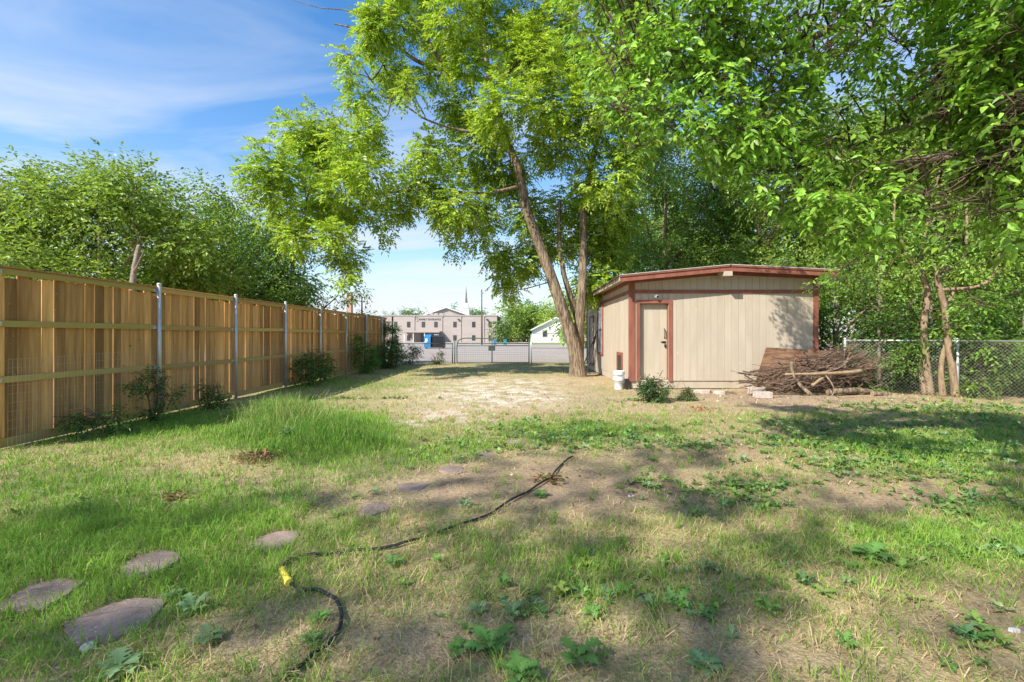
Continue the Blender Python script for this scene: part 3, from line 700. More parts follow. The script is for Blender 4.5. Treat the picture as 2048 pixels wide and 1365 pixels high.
CL = [(598, 262, 62), (555, 325, 50), (640, 322, 70), (700, 296, 55), (530, 372, 45), (612, 420, 62), (690, 392, 62), (656, 478, 38), (688, 512, 32), (745, 345, 45), (752, 432, 40), (800, 415, 40),
      (724, 205, 30), (765, 130, 48), (742, 60, 40), (800, 45, 50), (735, 255, 32), (868, 66, 52), (915, 20, 55), (712, 520, 22), (690, 545, 20), (590, 470, 30),
      (860, 290, 42), (945, 300, 62), (850, 372, 50), (925, 398, 66), (1000, 335, 62), (1050, 425, 55), (965, 452, 46), (990, 505, 32), (1045, 525, 50), (1105, 485, 55), (1005, 560, 22), (1030, 580, 22),
      (935, 210, 48), (1025, 225, 66), (1060, 128, 72), (1000, 55, 66), (1105, 50, 72), (1105, 205, 66), (1135, 300, 66), (1150, 395, 62), (1205, 350, 60), (1180, 492, 58), (1232, 430, 52), (1190, 560, 40),
      (1200, 210, 66), (1205, 90, 72), (935, 130, 46), (880, 150, 30), (1280, 180, 60), (1290, 60, 66), (1265, 290, 52), (905, 495, 18), (1195, 580, 42), (1225, 515, 34), (820, 180, 24),
      (950, -80, 70), (1080, -90, 75), (835, -60, 60), (1200, -70, 70), (780, -20, 40), (700, 110, 20), (700, 150, 20), (1010, -180, 60)]
clus = []
for (x, y, r) in CL:
    d = D0 + random.uniform(-2.2, 1.6) - (1040 - x) * .0022
    xt = np.interp(y, [0, 100, 180, 270, 350, 415, 520, 605], [964, 970, 985, 1010, 1040, 1052, 1090, 1120])
    if (abs(x - xt) < r + 14 and y > 330) or (abs(x - 1165) < r + 10 and y > 440): d = D0 + r * D0 / F_PX + random.uniform(.3, 1.0)
    R = r * d / F_PX
    clus.append((P(x, y, d), (R * 1.08, R * 1.2, R * .98)))
tree('pecan_tree', P(1156, 755, D0), 'tall leaning shade tree with forked trunk beside the shed', 'tree', limbs, clus, M['bark'],
     dict(n_spray=255, style='pinnate', base=(.29, .43, .055), leafL=.165, leafW=.072, droop=.32, sub=7, subr=.55, pairs=5, up_bias=.15, var=.4, yellow=.45))

# ------------------------------------------------------------------ canopy overhead at the right: tree rooted outside the frame
limbs = [('trunk', [(9.2, 3.0, -.05), (9.0, 3.1, 2.0), (8.5, 3.3, 4.2), (7.6, 3.5, 6.5), (6.8, 3.6, 9.5)], .27, .08),
         ('limb', [P(2350, 240, 4.2), P(2048, 318, 4.5), P(1930, 312, 4.8), P(1820, 322, 5.2), P(1740, 345, 5.6)], .08, .02),
         ('limb', [P(2300, 60, 4.4), P(2060, 170, 4.6), P(1900, 225, 4.9), P(1760, 270, 5.3), P(1620, 330, 5.8)], .06, .012),
         ('limb', [P(2320, 300, 4.6), P(2060, 355, 5), P(1960, 395, 5.4), P(1880, 420, 5.8)], .04, .01),
         ('limb', [(8.2, 3.4, 5.0), P(1960, -120, 4.6), P(1700, 40, 5.0), P(1560, 95, 5.3), P(1440, 110, 5.4), P(1330, 160, 5.5), P(1240, 210, 5.6)], .07, .01),
         ('limb', [(7.6, 3.5, 6.5), (6.9, 6.3, 7.4), (5.8, 8.8, 6.7), (5.0, 10.3, 6.0)], .07, .02),
         ('limb', [(7.6, 3.5, 6.5), (5.0, 3.0, 7.6), (3.0, 2.0, 8.0), (1.0, 1.2, 7.8)], .09, .02)]
clus = []
r2 = random.Random(5)
def low_edge(x): return np.interp(x, [1130, 1200, 1260, 1330, 1420, 1520, 1620, 1700, 1800, 1950, 2150], [60, 200, 320, 230, 330, 380, 450, 500, 520, 520, 480])
for k in range(540):
    x = r2.uniform(1170, 2250); y = r2.uniform(-250 if x < 1650 else -110, low_edge(x))
    d = np.interp(x, [1200, 1500, 1800, 2050, 2250], [5.7, 5.5, 5.2, 4.6, 4.2]) * r2.uniform(.8, 1.12)
    R = r2.uniform(.26, .42)
    c = P(x, y, d)
    if c[2] < 2.6: continue
    clus.append((c, (R * 1.25, R * 1.2, R * .55)))
for k in range(90):
    c = np.array([r2.uniform(-1.5, 7), r2.uniform(-3.5, 3.2), r2.uniform(6.0, 8.0)])
    if c[1] - SUN[1] / SUN[2] * c[2] < 5.6: clus.append((c, (.6, .6, .3)))
clus += [(P(x, y, d), (.36, .34, .17)) for x, y, d in ((1990, 110, 3.6), (1900, 150, 3.9), (2030, 210, 3.5), (1930, 250, 3.8), (1830, 225, 4.2), (1990, 330, 3.7), (1760, 250, 4.4), (1700, 290, 4.6), (1640, 320, 4.8), (2040, 60, 3.6))]
for k in range(26):
    H = np.array([r2.uniform(7.5, 8.75), SY, r2.uniform(.9, 2.8)]); tt = r2.uniform(2.6, 4.2) / SUN[1]
    if H[0] < 7.9 and H[2] < 1.6: continue
    clus.append((H - SUN * tt, (.28, .26, .15)))
def keep_right(p):
    a = shade_ok(p); u = VX + p[:, 0] * F_PX / np.maximum(p[:, 1], .3); v = VY - (p[:, 2] - EYE) * F_PX / np.maximum(p[:, 1], .3)
    return a & ((v < low_edge(u) + 30) | (p[:, 1] < .3))
tree('hackberry_tree', (9.2, 3.0, 0), 'broad shade tree overhanging the yard, boughs reaching in from outside the picture', 'tree', limbs, clus, M['bark_grey'],
     dict(n_spray=235, style='spray', base=(.215, .40, .06), leafL=.088, leafW=.048, keep=keep_right, droop=.35, sub=6, subr=.55, var=.6, yellow=.4, fan=6, tw_r=.003), kind='ovate')

# ------------------------------------------------------------------ trees behind the camera that shade the near yard
for (bx, by, cl, lab) in ((-17.5, -13.5, (-14.5, -9.5), 'tall shade tree behind the camera towards the wooden fence'), (-7.5, -13.0, (-7.0, -7.6), 'tall shade tree behind the camera in the middle of the yard')):
    cs = []
    for k in range(80):
        c = np.array([cl[0] + r2.uniform(-5.2, 5.2), cl[1] + r2.uniform(-5, 5.0), r2.uniform(11.5, 15.5)])
        cs.append((c, (1.2, 1.2, .8)))
    limbs = [('trunk', [(bx, by, -.05), (bx + .1, by + .1, 5), (bx + (cl[0] - bx) * .4, by + 1, 9.5), (cl[0], cl[1], 14)], .42, .03),
             ('limb', [(bx + .1, by + .1, 5), (bx - 1.0, by + 1.6, 9), (cl[0] - 2.5, cl[1] + 1.6, 13)], .08, .02),
             ('limb', [(bx + .3, by + .5, 6), (bx + 2.0, by + 2.4, 10), (cl[0] + 3.2, cl[1] + 1.4, 13)], .08, .02)]
    tree('shade_tree', (bx, by, 0), lab, 'tree', limbs, cs, M['bark'],
         dict(n_spray=18, style='spray', base=(.14, .22, .03), leafL=.19, leafW=.095, keep=lambda p: shade_ok(p) & out_of_view(p) & left_shade(p), droop=.3, sub=5, subr=.6, fan=6, tw_r=.006))

# ------------------------------------------------------------------ background trees, shrubs
def bush_clusters(c, r, n, rr, seed, flat=.8, fill=.45):
    q = random.Random(seed); out = []
    for k in range(n):
        while True:
            v = np.array([q.uniform(-1, 1), q.uniform(-1, 1), q.uniform(-1, 1)])
            if 0.02 < np.dot(v, v) < 1: break
        v = v / np.linalg.norm(v) * np.linalg.norm(v) ** fill
        s = rr * q.uniform(.7, 1.3)
        out.append((np.asarray(c) + v * np.asarray(r) * .85, (s, s, s * flat)))
    return out
def bg_tree(name, base, h, r, label, colr, seed, leaf=.2, n=26, nsp=26, bark='bark', lean=(0, 0), kindw=.55, cat='tree', group=None, crown_low=.3, up=0.0, yellow=.3):
    x, y, _ = base; q = random.Random(seed)
    cz = h * (1 + crown_low) / 2; rz = h * (1 - crown_low) / 2
    c = np.array([x + lean[0], y + lean[1], cz])
    limbs = [('trunk', [(x, y, -.08), (x + lean[0] * .2, y + lean[1] * .2, h * .2), (x + lean[0] * .6, y + lean[1] * .6, h * .5), (c[0], c[1], h * .86)], .02 * h + .03, .03)]
    for k in range(4):
        a = q.uniform(0, 6.28); z0 = h * q.uniform(.22, .45)
        limbs.append(('limb', [(x + lean[0] * .4, y + lean[1] * .4, z0), (c[0] + math.cos(a) * r * .4, c[1] + math.sin(a) * r * .4, z0 + h * .16), (c[0] + math.cos(a) * r * .75, c[1] + math.sin(a) * r * .75, z0 + h * .3)], .011 * h, .02))
    cl = bush_clusters(c, (r, r, rz), n, r * .33, seed); nsp = nsp * 1.9
    return tree(name, (x, y, 0), label, cat, limbs, cl, M[bark], dict(n_spray=nsp, style='spray', base=colr, leafL=leaf, leafW=leaf * kindw, droop=.3, sub=6, subr=.55, up_bias=up, fan=5, yellow=yellow, ntw=1, var=.5))
g1, g2, g3, g4 = (.205, .315, .06), (.16, .28, .055), (.25, .37, .07), (.12, .22, .045)
# beyond the wooden fence
bg_tree('elm_tree', (-14.0, 15.5, 0), 7.4, 3.6, 'broad upright tree rising above the near end of the wooden fence', g1, 11, .145, 46, 85, 'bark_grey', up=.3, crown_low=.14)
bg_tree('elm_tree', (-20.5, 19.5, 0), 6.6, 3.6, 'leafy tree above the wooden fence at the picture edge', g3, 12, .19, 36, 46, crown_low=.12, up=.2)
bg_tree('elm_tree', (-13.0, 21.0, 0), 8.9, 3.6, 'rounded tree behind the middle of the wooden fence', g2, 13, .18, 46, 52, crown_low=.1)
bg_tree('elm_tree', (-10.9, 23.5, 0), 5.4, 2.2, 'low dark tree behind the far half of the wooden fence', g4, 14, .16, 26, 40, crown_low=.12)
bg_tree('elm_tree', (-16.5, 27, 0), 8.6, 4.0, 'tall tree behind the other fence trees', g1, 15, .19, 36, 34, crown_low=.12)
tl = thing('dead_tree', P(262, 800, 12) * [1, 1, 0], 'pale leaning bare trunk showing just above the wooden fence', 'dead tree')
MB().tube(smooth_path([P(255, 793, 12), P(262, 640, 12), P(266, 560, 12.2), P(273, 515, 12.4), P(278, 492, 12.6)], 20), np.linspace(.09, .05, 20), 10, True, .1).build('trunk', M['bark_grey'], tl, True)
MB().tube(smooth_path([P(268, 545, 12.2), P(281, 518, 12.2), P(288, 500, 12.2)], 6), [.03, .026, .022, .018, .015, .012], 7).build('stub', M['bark_grey'], tl, True)
bg_tree('sapling', (-8.5, 25.0, 0), 4.2, 1.15, 'slender sapling sticking up behind the far end of the wooden fence', g3, 16, .17, 16, 130, crown_low=.25)
# behind the shed and along the right
bg_tree('oak_tree', (8.6, 27.5, 0), 14.5, 4.9, 'tree behind the shed nearest to the leaning tree', g2, 21, .18, 50, 40, crown_low=.1)
bg_tree('oak_tree', (13.2, 25.0, 0), 14.5, 5.0, 'tall tree behind the middle of the shed roof', g1, 22, .18, 50, 40, crown_low=.08)
bg_tree('oak_tree', (19.5, 24.5, 0), 15, 5.6, 'tall dark tree behind the right end of the shed', g2, 23, .18, 54, 38, crown_low=.06)
bg_tree('oak_tree', (17.0, 18.5, 0), 13, 4.6, 'dense tree behind the chain link fence', g3, 24, .16, 50, 44, crown_low=.05)
bg_tree('oak_tree', (22.5, 17.5, 0), 14, 5.0, 'dense tree at the far right edge beyond the chain link', g1, 25, .16, 46, 42, crown_low=.04)
bg_tree('oak_tree', (12.3, 33.0, 0), 13.5, 5.5, 'tallest tree far behind the shed', g3, 26, .24, 46, 22, crown_low=.1)
bg_tree('oak_tree', (27.0, 27.0, 0), 14, 6.0, 'far tree closing the gap behind the right hand trees', g4, 27, .26, 46, 20, crown_low=.04)
for k, (x, y, h, r, c, lab) in enumerate(((10.3, 15.2, 4.2, 1.7, g4, 'dark bush between the shed corner and the chain link fence'), (12.9, 14.6, 3.6, 1.7, g2, 'bush behind the twin slim trunks'),
                                 (15.2, 13.2, 3.4, 1.8, g4, 'dark bush behind the corner post of the chain link fence'), (13.9, 10.4, 2.6, 1.5, g1, 'leafy bush beyond the chain link at the picture edge'), (13.0, 16.8, 6.5, 2.3, g3, 'tall pale green bush behind the chain link fence'),
                                 (11.4, 13.9, 2.3, 1.5, g4, 'low dark bush right behind the brush pile'), (13.6, 13.1, 2.2, 1.4, g2, 'low bush between the slim trunks and the corner post'), (16.8, 15.5, 3.2, 2.0, g2, 'bush deep in the thicket beyond the chain link'),
                                 (14.8, 11.3, 2.4, 1.4, g4, 'dark bush just outside the fence corner'), (10.2, 18.0, 5.0, 1.9, g2, 'tall bush beside the shed back corner'), (19.5, 13.0, 3.4, 2.2, g4, 'dark bush at the right end of the thicket'),
                                 (10.0, 12.95, 2.0, .95, g4, 'creeper covered shrub on the chain link beside the brush pile'), (11.95, 12.1, 1.9, .85, g2, 'leafy shrub spilling over the chain link corner'), (12.6, 10.0, 1.3, .7, g4, 'low shrub against the side run of chain link'))):
    bg_tree('bush', (x, y, 0), h, r, lab, c, 40 + k, .125 if r > 1 else .09, 28, 75 if r > 1 else 230, 'bark_grey', crown_low=-.1, cat='bush')
# twin slim trunks at the chain link fence
for k, (stems, cpx, lab) in enumerate((
        ([[(1862, 792), (1852, 720), (1848, 650), (1856, 590), (1848, 560), (1838, 540), (1815, 510), (1795, 470)], [(1850, 790), (1842, 735), (1846, 690)], [(1850, 575), (1842, 545), (1843, 538)]],
         [(1790, 455, 60), (1850, 440, 70), (1720, 520, 55), (1780, 560, 40), (1690, 560, 40), (1640, 575, 28), (1730, 470, 60), (1850, 520, 40)], 'slim crooked trunk near the brush pile with pale peeled patch'),
        ([[(1912, 797), (1905, 740), (1895, 680), (1890, 620), (1880, 580), (1872, 545), (1868, 533)], [(1886, 795), (1882, 740), (1890, 690)], [(1892, 610), (1905, 590), (1915, 570)]],
         [(1930, 470, 70), (1980, 530, 65), (1960, 600, 45), (2030, 590, 60), (1920, 660, 40), (1990, 690, 45), (1890, 500, 45), (2040, 480, 60)], 'slim forked trunk nearest the chain link corner post'))):
    dd = 12.3 - .35 * k
    limbs = []
    for i, s in enumerate(stems):
        limbs.append(('trunk' if i < 2 else 'stub', [P(a, b, dd + .12 * i) for a, b in s], (.09, .08, .04)[i], (.06, .05, .028)[i]))
    limbs.append(('limb', [P(*stems[0][-2], dd), P(cpx[0][0], cpx[0][1] + 40, dd), P(cpx[0][0], cpx[0][1] - 120, dd + .3)], .06, .02))
    limbs.append(('limb', [P(*stems[0][-3], dd), P(cpx[1][0], cpx[1][1] + 30, dd - .4), P(cpx[1][0] + 30, cpx[1][1] - 100, dd - .6)], .05, .02))
    cl = [(P(a, b, dd + r2.uniform(-1.2, .6)), (r * dd / F_PX * 1.1, r * dd / F_PX, r * dd / F_PX * .6)) for a, b, r in cpx]
    tree('slim_tree', (float(limbs[0][1][0][0]), dd, 0), lab, 'tree', limbs, cl, M['bark_tan'],
         dict(n_spray=130, style='spray', base=(.18, .33, .05), leafL=.12, leafW=.062, droop=.35, sub=6, subr=.55, yellow=.35, keep=None if k else (lambda p: (p[:, 1] > 13.7) | (p[:, 0] > 7.9) | (p[:, 2] > 2.6))))

# ------------------------------------------------------------------ shrubs along the wooden fence and small plants
def shrub(name, px, py, h, r, label, colr, seed, leaf=.05, n=12, nsp=120, cat='shrub', flat=.8, base=None):
    b = G(px, py) if base is None else np.asarray(base, float)
    q = random.Random(seed)
    limbs = [('stem', [(b[0] + q.uniform(-.05, .05), b[1], -.02), (b[0] + q.uniform(-.5, .5) * r, b[1] + q.uniform(-.3, .3) * r, h * .5), (b[0] + q.uniform(-.8, .8) * r, b[1] + q.uniform(-.5, .5) * r, h * .9)], .012, .004) for _ in range(5)]
    return tree(name, (b[0], b[1], 0), label, cat, limbs, bush_clusters((b[0], b[1], h * .52), (r, r, h * .5), n, r * .38, seed), M['stick'],
                dict(n_spray=nsp * 7 * max(1, (.6 / r) ** 2), style='spray', base=colr, leafL=leaf, leafW=leaf * .6, droop=.3, sub=5, subr=.6, fan=5, tw_r=.002, yellow=.25))
dg = (.09, .18, .04)
shrub('fence_shrub', 0, 0, 1.15, .55, 'bush against the wooden fence by its third steel post', dg, 61, .07, 16, 80, base=(-6.6, 14.5, 0))
shrub('fence_shrub', 0, 0, 1.0, .42, 'small bush against the wooden fence by its fourth steel post', dg, 62, .07, 10, 80, base=(-6.7, 16.0, 0))
shrub('fence_shrub', 0, 0, 1.75, .62, 'bright green bush against the wooden fence by its fifth steel post', (.09, .23, .04), 63, .08, 18, 80, base=(-6.55, 19.6, 0))
shrub('fence_shrub', 0, 0, 1.35, .75, 'bush at the far end of the wooden fence', dg, 64, .08, 18, 70, base=(-6.4, 22.4, 0))
shrub('fence_shrub', 0, 0, 2.7, .5, 'vine heaped over the far end of the wooden fence', dg, 65, .09, 24, 80, base=(-6.9, 24.4, 0), cat='vine')
shrub('fence_shrub', 0, 0, 0.95, .40, 'weedy bush at the wooden fence before its first visible post', dg, 66, .055, 10, 70, base=(-6.55, 8.3, 0))
shrub('fence_shrub', 0, 0, 0.5, .35, 'low weedy bush at the near end of the wooden fence', dg, 67, .05, 8, 70, base=(-6.5, 7.2, 0))
shrub('fence_shrub', 0, 0, 0.6, .35, 'weedy bush just past the first visible steel post', dg, 68, .05, 8, 80, base=(-6.6, 9.9, 0))
shrub('gate_weeds', 0, 0, 1.0, .75, 'leafy weeds in front of the chain link beside the gate', (.07, .11, .05), 69, .08, 14, 40, base=(-6.0, 25.3, 0), cat='weed')
shrub('gate_weeds', 0, 0, .75, .5, 'yellowing weeds at the chain link nearest the gate', (.11, .14, .045), 70, .08, 10, 40, base=(-4.6, 25.4, 0), cat='weed')
shrub('door_shrub', 1305, 803, .58, .36, 'small green shrub growing in front of the shed door', (.075, .14, .045), 71, .055, 14, 130)
shrub('door_shrub', 1375, 800, .26, .22, 'tiny pale weed in the dirt beside the shed shrub', (.09, .15, .045), 72, .04, 6, 100, cat='weed')

# ------------------------------------------------------------------ gate and chain link at the back
GY = 26.0
def gp(x, y): return P(x, y, GY)
def zpx(y, d=GY): return EYE + (VY - y) * d / F_PX
def xpx(x, d=GY): return (x - VX) * d / F_PX
gate = thing('field_gate', (xpx(985), GY, 0), 'green tubular farm gate with wire infill closing the drive', 'gate')
gx0, gx1, gt, gm, gm2, gb = xpx(914), xpx(1058), zpx(677), zpx(687.5), zpx(692), zpx(726)
MB().tube(smooth_path([(gx0, GY, gb), (gx0, GY, gt - .45), (gx0 + .1, GY, gt - .12), (gx0 + .42, GY, gt), (gx0 + .9, GY, gt)], 26), .03, 10).tube([(gx0 + .88, GY, gt), (gx1, GY, gt - .02)], .03, 10).build('top_rail', M['gate'], gate, True)
for z in (gm, gm2, gb): MB().tube([(gx0, GY, z), (gx1, GY, z)], .024, 8).build('rail', M['gate'], gate, True)
for x in (gx1, xpx(984)): MB().tube([(x, GY, gb), (x, GY, gt)], .028, 8).build('upright', M['gate'], gate, True)
m = MB()
for x in np.arange(gx0 + .1, gx1, .105): m.tube([(x, GY + .02, gb), (x, GY + .02, gm2)], .003, 3, False)
for z in np.arange(gb + .1, gm2, .12): m.tube([(gx0, GY + .02, z), (gx1, GY + .02, z)], .004, 3, False)
m.build('wire_infill', M['gate'], gate)
MB().bbox(xpx(977), xpx(990.5), GY - .05, GY - .035, zpx(702), zpx(693), .02).build('latch_plate', M['gate'], gate)
def chain_link(m, a, b, z0, z1, step=.11, r=.0018):
    a, b = np.asarray(a, float), np.asarray(b, float); L = np.linalg.norm(b - a); u = (b - a) / L; H = z1 - z0
    for s in np.arange(-H, L, step):
        for sg in (1, -1):
            t0, t1 = max(s, 0), min(s + H, L)
            if t1 - t0 < .02: continue
            za, zb = (z0 + (t0 - s), z0 + (t1 - s)) if sg == 1 else (z1 - (t0 - s), z1 - (t1 - s))
            pa, pb = a + u * t0, a + u * t1
            m.tube([(pa[0], pa[1], za), (pb[0], pb[1], zb)], r, 3, False)
    return m
cl1 = thing('chain_link_fence', (xpx(850), GY, 0), 'low chain link fence between the wooden fence and the gate', 'fence')
for x, t in ((793, 686), (905, 686), (909.5, 680)): MB().tube([(xpx(x), GY, 0), (xpx(x), GY, zpx(t))], .032, 10).build('post', M['gate'], cl1, True)
MB().tube([(xpx(793), GY, zpx(687.5)), (xpx(905), GY, zpx(688))], .022, 8).build('top_rail', M['gate'], cl1, True)
chain_link(MB(), (xpx(793), GY), (xpx(905), GY), .05, zpx(688)).build('mesh', M['gate'], cl1)
tp = thing('dark_post', (xpx(787), GY - .2, 0), 'tall thin dark post at the far end of the wooden fence', 'post')
MB().tube([(xpx(787), GY - .2, 0), (xpx(787), GY - .2, zpx(636))], .045, 10).build('shaft', M['darkframe'], tp, True)
MB().lathe([(.05, 0), (.05, .04), (0, .06)], (xpx(787), GY - .2, zpx(636)), 10).build('cap', M['darkframe'], tp)
cl2 = thing('chain_link_fence', (xpx(1110), GY, 0), 'thin wire fence between the gate and the leaning tree', 'fence')
for x, t in ((1062.5, 669), (1215, 668)): MB().tube([(xpx(x), GY, 0), (xpx(x), GY, zpx(t))], .03, 10).build('post', M['steel'], cl2, True)
for t in (667, 696.5, 727): MB().tube([(xpx(1062.5), GY, zpx(t)), (xpx(1140), GY, zpx(t + .8)), (xpx(1215), GY, zpx(t))], .010, 5).build('line_wire', M['gate'], cl2)
chain_link(MB(), (xpx(1062.5), GY), (xpx(1215), GY), .05, zpx(697), .14, .0015).build('mesh', M['gate'], cl2)
# right chain link
RYF = 11.9
cl3 = thing('chain_link_fence', (10, RYF, 0), 'galvanised chain link fence turning a corner beside the slim trunks', 'fence')
rx0, rx1 = (1690 - VX) * 13.3 / F_PX, (1915 - VX) * RYF / F_PX
cx2, cy2 = 13.0, 5.0
for (x, y) in ((rx0, 13.3), (rx1, RYF), (12.1, 8.5)):
    MB().tube([(x, y, 0), (x, y, 1.47)], .034, 12).build('post', M['steel'], cl3, True)
    MB().lathe([(.036, 1.465), (.045, 1.47), (.04, 1.50), (0, 1.52)], (x, y, 0), 12).build('post_cap', M['steel'], cl3, True)
MB().tube([(rx0, 13.3, 1.44), (rx1, RYF, 1.44)], .022, 8).build('top_rail', M['steel'], cl3, True)
MB().tube([(rx1, RYF, 1.44), (12.1, 8.5, 1.44), (cx2, cy2, 1.44)], .022, 8).build('top_rail', M['steel'], cl3, True)
chain_link(MB(), (rx0, 13.3), (rx1, RYF), .04, 1.43, .085, .0016).build('mesh', M['wire'], cl3)
chain_link(chain_link(MB(), (rx1, RYF), (12.1, 8.5), .04, 1.43, .085, .0016), (12.1, 8.5), (cx2, cy2), .04, 1.43, .085, .0016).build('mesh', M['wire'], cl3)

# ------------------------------------------------------------------ church buildings and things beyond the lot
CD = 115.0
def cx(x, d=CD): return (x - VX) * d / F_PX
def cz(y, d=CD): return EYE + (VY - y) * d / F_PX
annex = thing('church_annex', (cx(885), CD, 0), 'pale two storey flat roofed church building with rows of small windows', 'building')
ax0, ax1, at = cx(735), cx(994), cz(632.5)
MB().box(ax0, ax1, CD, CD + 22, -.1, at).build('wall', M['stucco'], annex)
MB().box(ax0 - .1, ax1 + .1, CD - .12, CD + 22.1, at + .004, at + .22).build('parapet_coping', M['greyroof'], annex)
for x0 in (747, 788, 814, 843.5, 868.5, 906.5, 944, 977):
    for (ya, yb) in ((644, 655), (671, 681.5)):
        if ya > 660 and x0 in (843.5, 868.5): continue
        xa, xb, za, zb = cx(x0), cx(x0 + 6.6), cz(yb), cz(ya)
        w = MB().box(xa, xb, CD - .06, CD - .004, za, za + .09).box(xa, xb, CD - .06, CD - .004, zb - .09, zb).box(xa, xa + .08, CD - .06, CD - .004, za + .091, zb - .091).box(xb - .08, xb, CD - .06, CD - .004, za + .091, zb - .091).box(xa + .081, xb - .081, CD - .06, CD - .004, (za + zb) / 2 - .05, (za + zb) / 2 + .05).build('window', M['darkframe'], annex)
        for z0, z1 in ((za + .092, (za + zb) / 2 - .052), ((za + zb) / 2 + .052, zb - .092)):
            MB().box(xa + .082, xb - .082, CD - .03, CD - .005, z0, z1).build('pane', M['darkglass'], w)
for x, yb in ((829, 665), (884.5, 685), (922, 685), (968, 685)):
    MB().box(cx(x) - .07, cx(x) + .07, CD - .14, CD - .004, max(cz(yb), .05), at - .25).box(cx(x) - .16, cx(x) + .16, CD - .2, CD - .004, at - .249, at - .02).build('downspout', M['greyroof'], annex)
for x in (917, 974):
    MB().hexa([(cx(x) - .2, CD - .45, cz(640)), (cx(x) + .35, CD - .45, cz(641.5)), (cx(x) + .35, CD - .01, cz(641)), (cx(x) - .2, CD - .01, cz(639.5)), (cx(x) - .2, CD - .45, cz(638.5)), (cx(x) + .35, CD - .45, cz(640)), (cx(x) + .35, CD - .01, cz(639)), (cx(x) - .2, CD - .01, cz(637.8))]).build('wall_light', M['darkframe'], annex)
CY0 = 110.5
can = MB().box(cx(806, 112), cx(881, 112), CY0, CD - .004, 2.35, 2.68).build('entrance_canopy', M['stucco'], annex)
for x in (808, 826, 848.5): MB().box(cx(x, CY0) - .09, cx(x, CY0) + .09, CY0 + .2, CY0 + .38, 0, 2.348).build('canopy_post', M['white'], annex)
for x0, x1 in ((842, 847), (849.5, 854.5)):
    d = MB().box(cx(x0), cx(x1), CD - .05, CD - .004, .05, 2.1).build('glass_door', M['darkframe'], annex)
    MB().box(cx(x0) + .08, cx(x1) - .08, CD - .07, CD - .051, .2, 2.0).build('pane', M['darkglass'], d)
tc_ = bpy.data.curves.new('lettering', 'FONT'); tc_.body = 'FAMILY ENTRANCE'; tc_.size = .66; tc_.extrude = .03; tc_.space_character = 1.13; tc_.align_x = 'LEFT'; tc_.materials.append(M['letter'])
to = link('lettering', tc_, annex); to.location = (cx(838.5), CD - .04, cz(641)); to.rotation_euler = (math.pi / 2, 0, 0); to.scale = (1, 1, 1)
bpy.context.view_layer.update(); wdt = to.dimensions.x
sc_ = (cx(881) - cx(838.5)) / max(wdt, .1)
dg_ = bpy.context.evaluated_depsgraph_get(); me_ = bpy.data.meshes.new_from_object(to.evaluated_get(dg_)); loc_ = to.location.copy()
bpy.data.objects.remove(to); to = link('lettering', me_, annex); to.location = loc_; to.rotation_euler = (math.pi / 2, 0, 0); to.scale = (sc_, 1, 1)
m = MB(); ex, ez = cx(834.5), cz(639.5)
m.box(ex - .05, ex + .05, CD - .05, CD - .005, ez - .5, ez + .5).box(ex - .3, ex - .051, CD - .05, CD - .005, ez + .12, ez + .22).box(ex + .051, ex + .3, CD - .05, CD - .005, ez + .12, ez + .22)
m.tube([(ex + .42 * math.cos(t), CD - .03, ez + .55 * math.sin(t)) for t in np.linspace(0, 6.2832, 20)], .03, 4, False)
m.build('cross_emblem', surf('emblem', (.30, .27, .25), rough=.6), annex)
# rooftop machines
for k, (x0, x1) in enumerate(((860, 868), (869, 877), (879, 888))):
    u = thing('rooftop_unit', (cx(x0, 121), 121, at), 'grey air handling unit on the church annex roof, %s of three' % ('leftmost', 'middle', 'rightmost')[k], 'air conditioner', 'machines on the annex roof')
    MB().box(cx(x0, 121), cx(x1, 121), 120.4, 121.6, at, cz(627.5, 121)).build('housing', M['greyroof'], u)
    MB().lathe([(.3, 0), (.3, .12), (0, .12)], ((cx(x0, 121) + cx(x1, 121)) / 2, 121, cz(627.5, 121)), 12).build('fan_cowl', M['greyroof'], u)
chapel = thing('chapel', (cx(893, 138), 138, 0), 'pale gabled chapel behind the annex with white steeple', 'building')
D2 = 138.0; pk, pz = cx(893, D2), cz(614.5, D2); hw = 9.6; ez = pz - hw * .345
MB().prism([(pk - hw + .4, 0), (pk + hw - .4, 0), (pk + hw - .4, ez), (pk, pz - .22), (pk - hw + .4, ez)], 'y', D2, D2 + 26).build('wall', M['stucco'], chapel)
for s in (-1, 1):
    MB().hexa([(pk, D2 - .6, pz - .2), (pk + s * hw, D2 - .6, ez - .2), (pk + s * hw, D2 + 26.5, ez - .2), (pk, D2 + 26.5, pz - .2), (pk, D2 - .6, pz), (pk + s * hw, D2 - .6, ez), (pk + s * hw, D2 + 26.5, ez), (pk, D2 + 26.5, pz)]).build('roof_slope', M['greyroof'], chapel)
    MB().hexa([(pk, D2 - .72, pz - .30), (pk + s * hw, D2 - .72, ez - .30), (pk + s * hw, D2 - .605, ez - .30), (pk, D2 - .605, pz - .30), (pk, D2 - .72, pz + .04), (pk + s * hw, D2 - .72, ez + .04), (pk + s * hw, D2 - .605, ez + .04), (pk, D2 - .605, pz + .04)]).build('barge_board', M['white'], chapel)
MB().box(cx(902.5, D2), cx(912, D2), D2 - .06, D2 - .004, cz(631.5, D2), cz(627, D2)).build('gable_vent', M['greyroof'], chapel)
SD = 141.0; sx = cx(932.3, SD)
MB().box(sx - 1.0, sx + 1.0, SD - 1.0, SD + 1.0, 5.5, cz(618, SD)).build('steeple_base', M['white'], chapel)
MB().box(sx - 1.15, sx + 1.15, SD - 1.15, SD + 1.15, cz(618, SD) + .002, cz(616.8, SD)).build('steeple_ledge', M['white'], chapel)
MB().box(sx - .72, sx + .72, SD - .72, SD + .72, cz(616.8, SD) + .002, cz(607, SD)).build('belfry', M['white'], chapel)
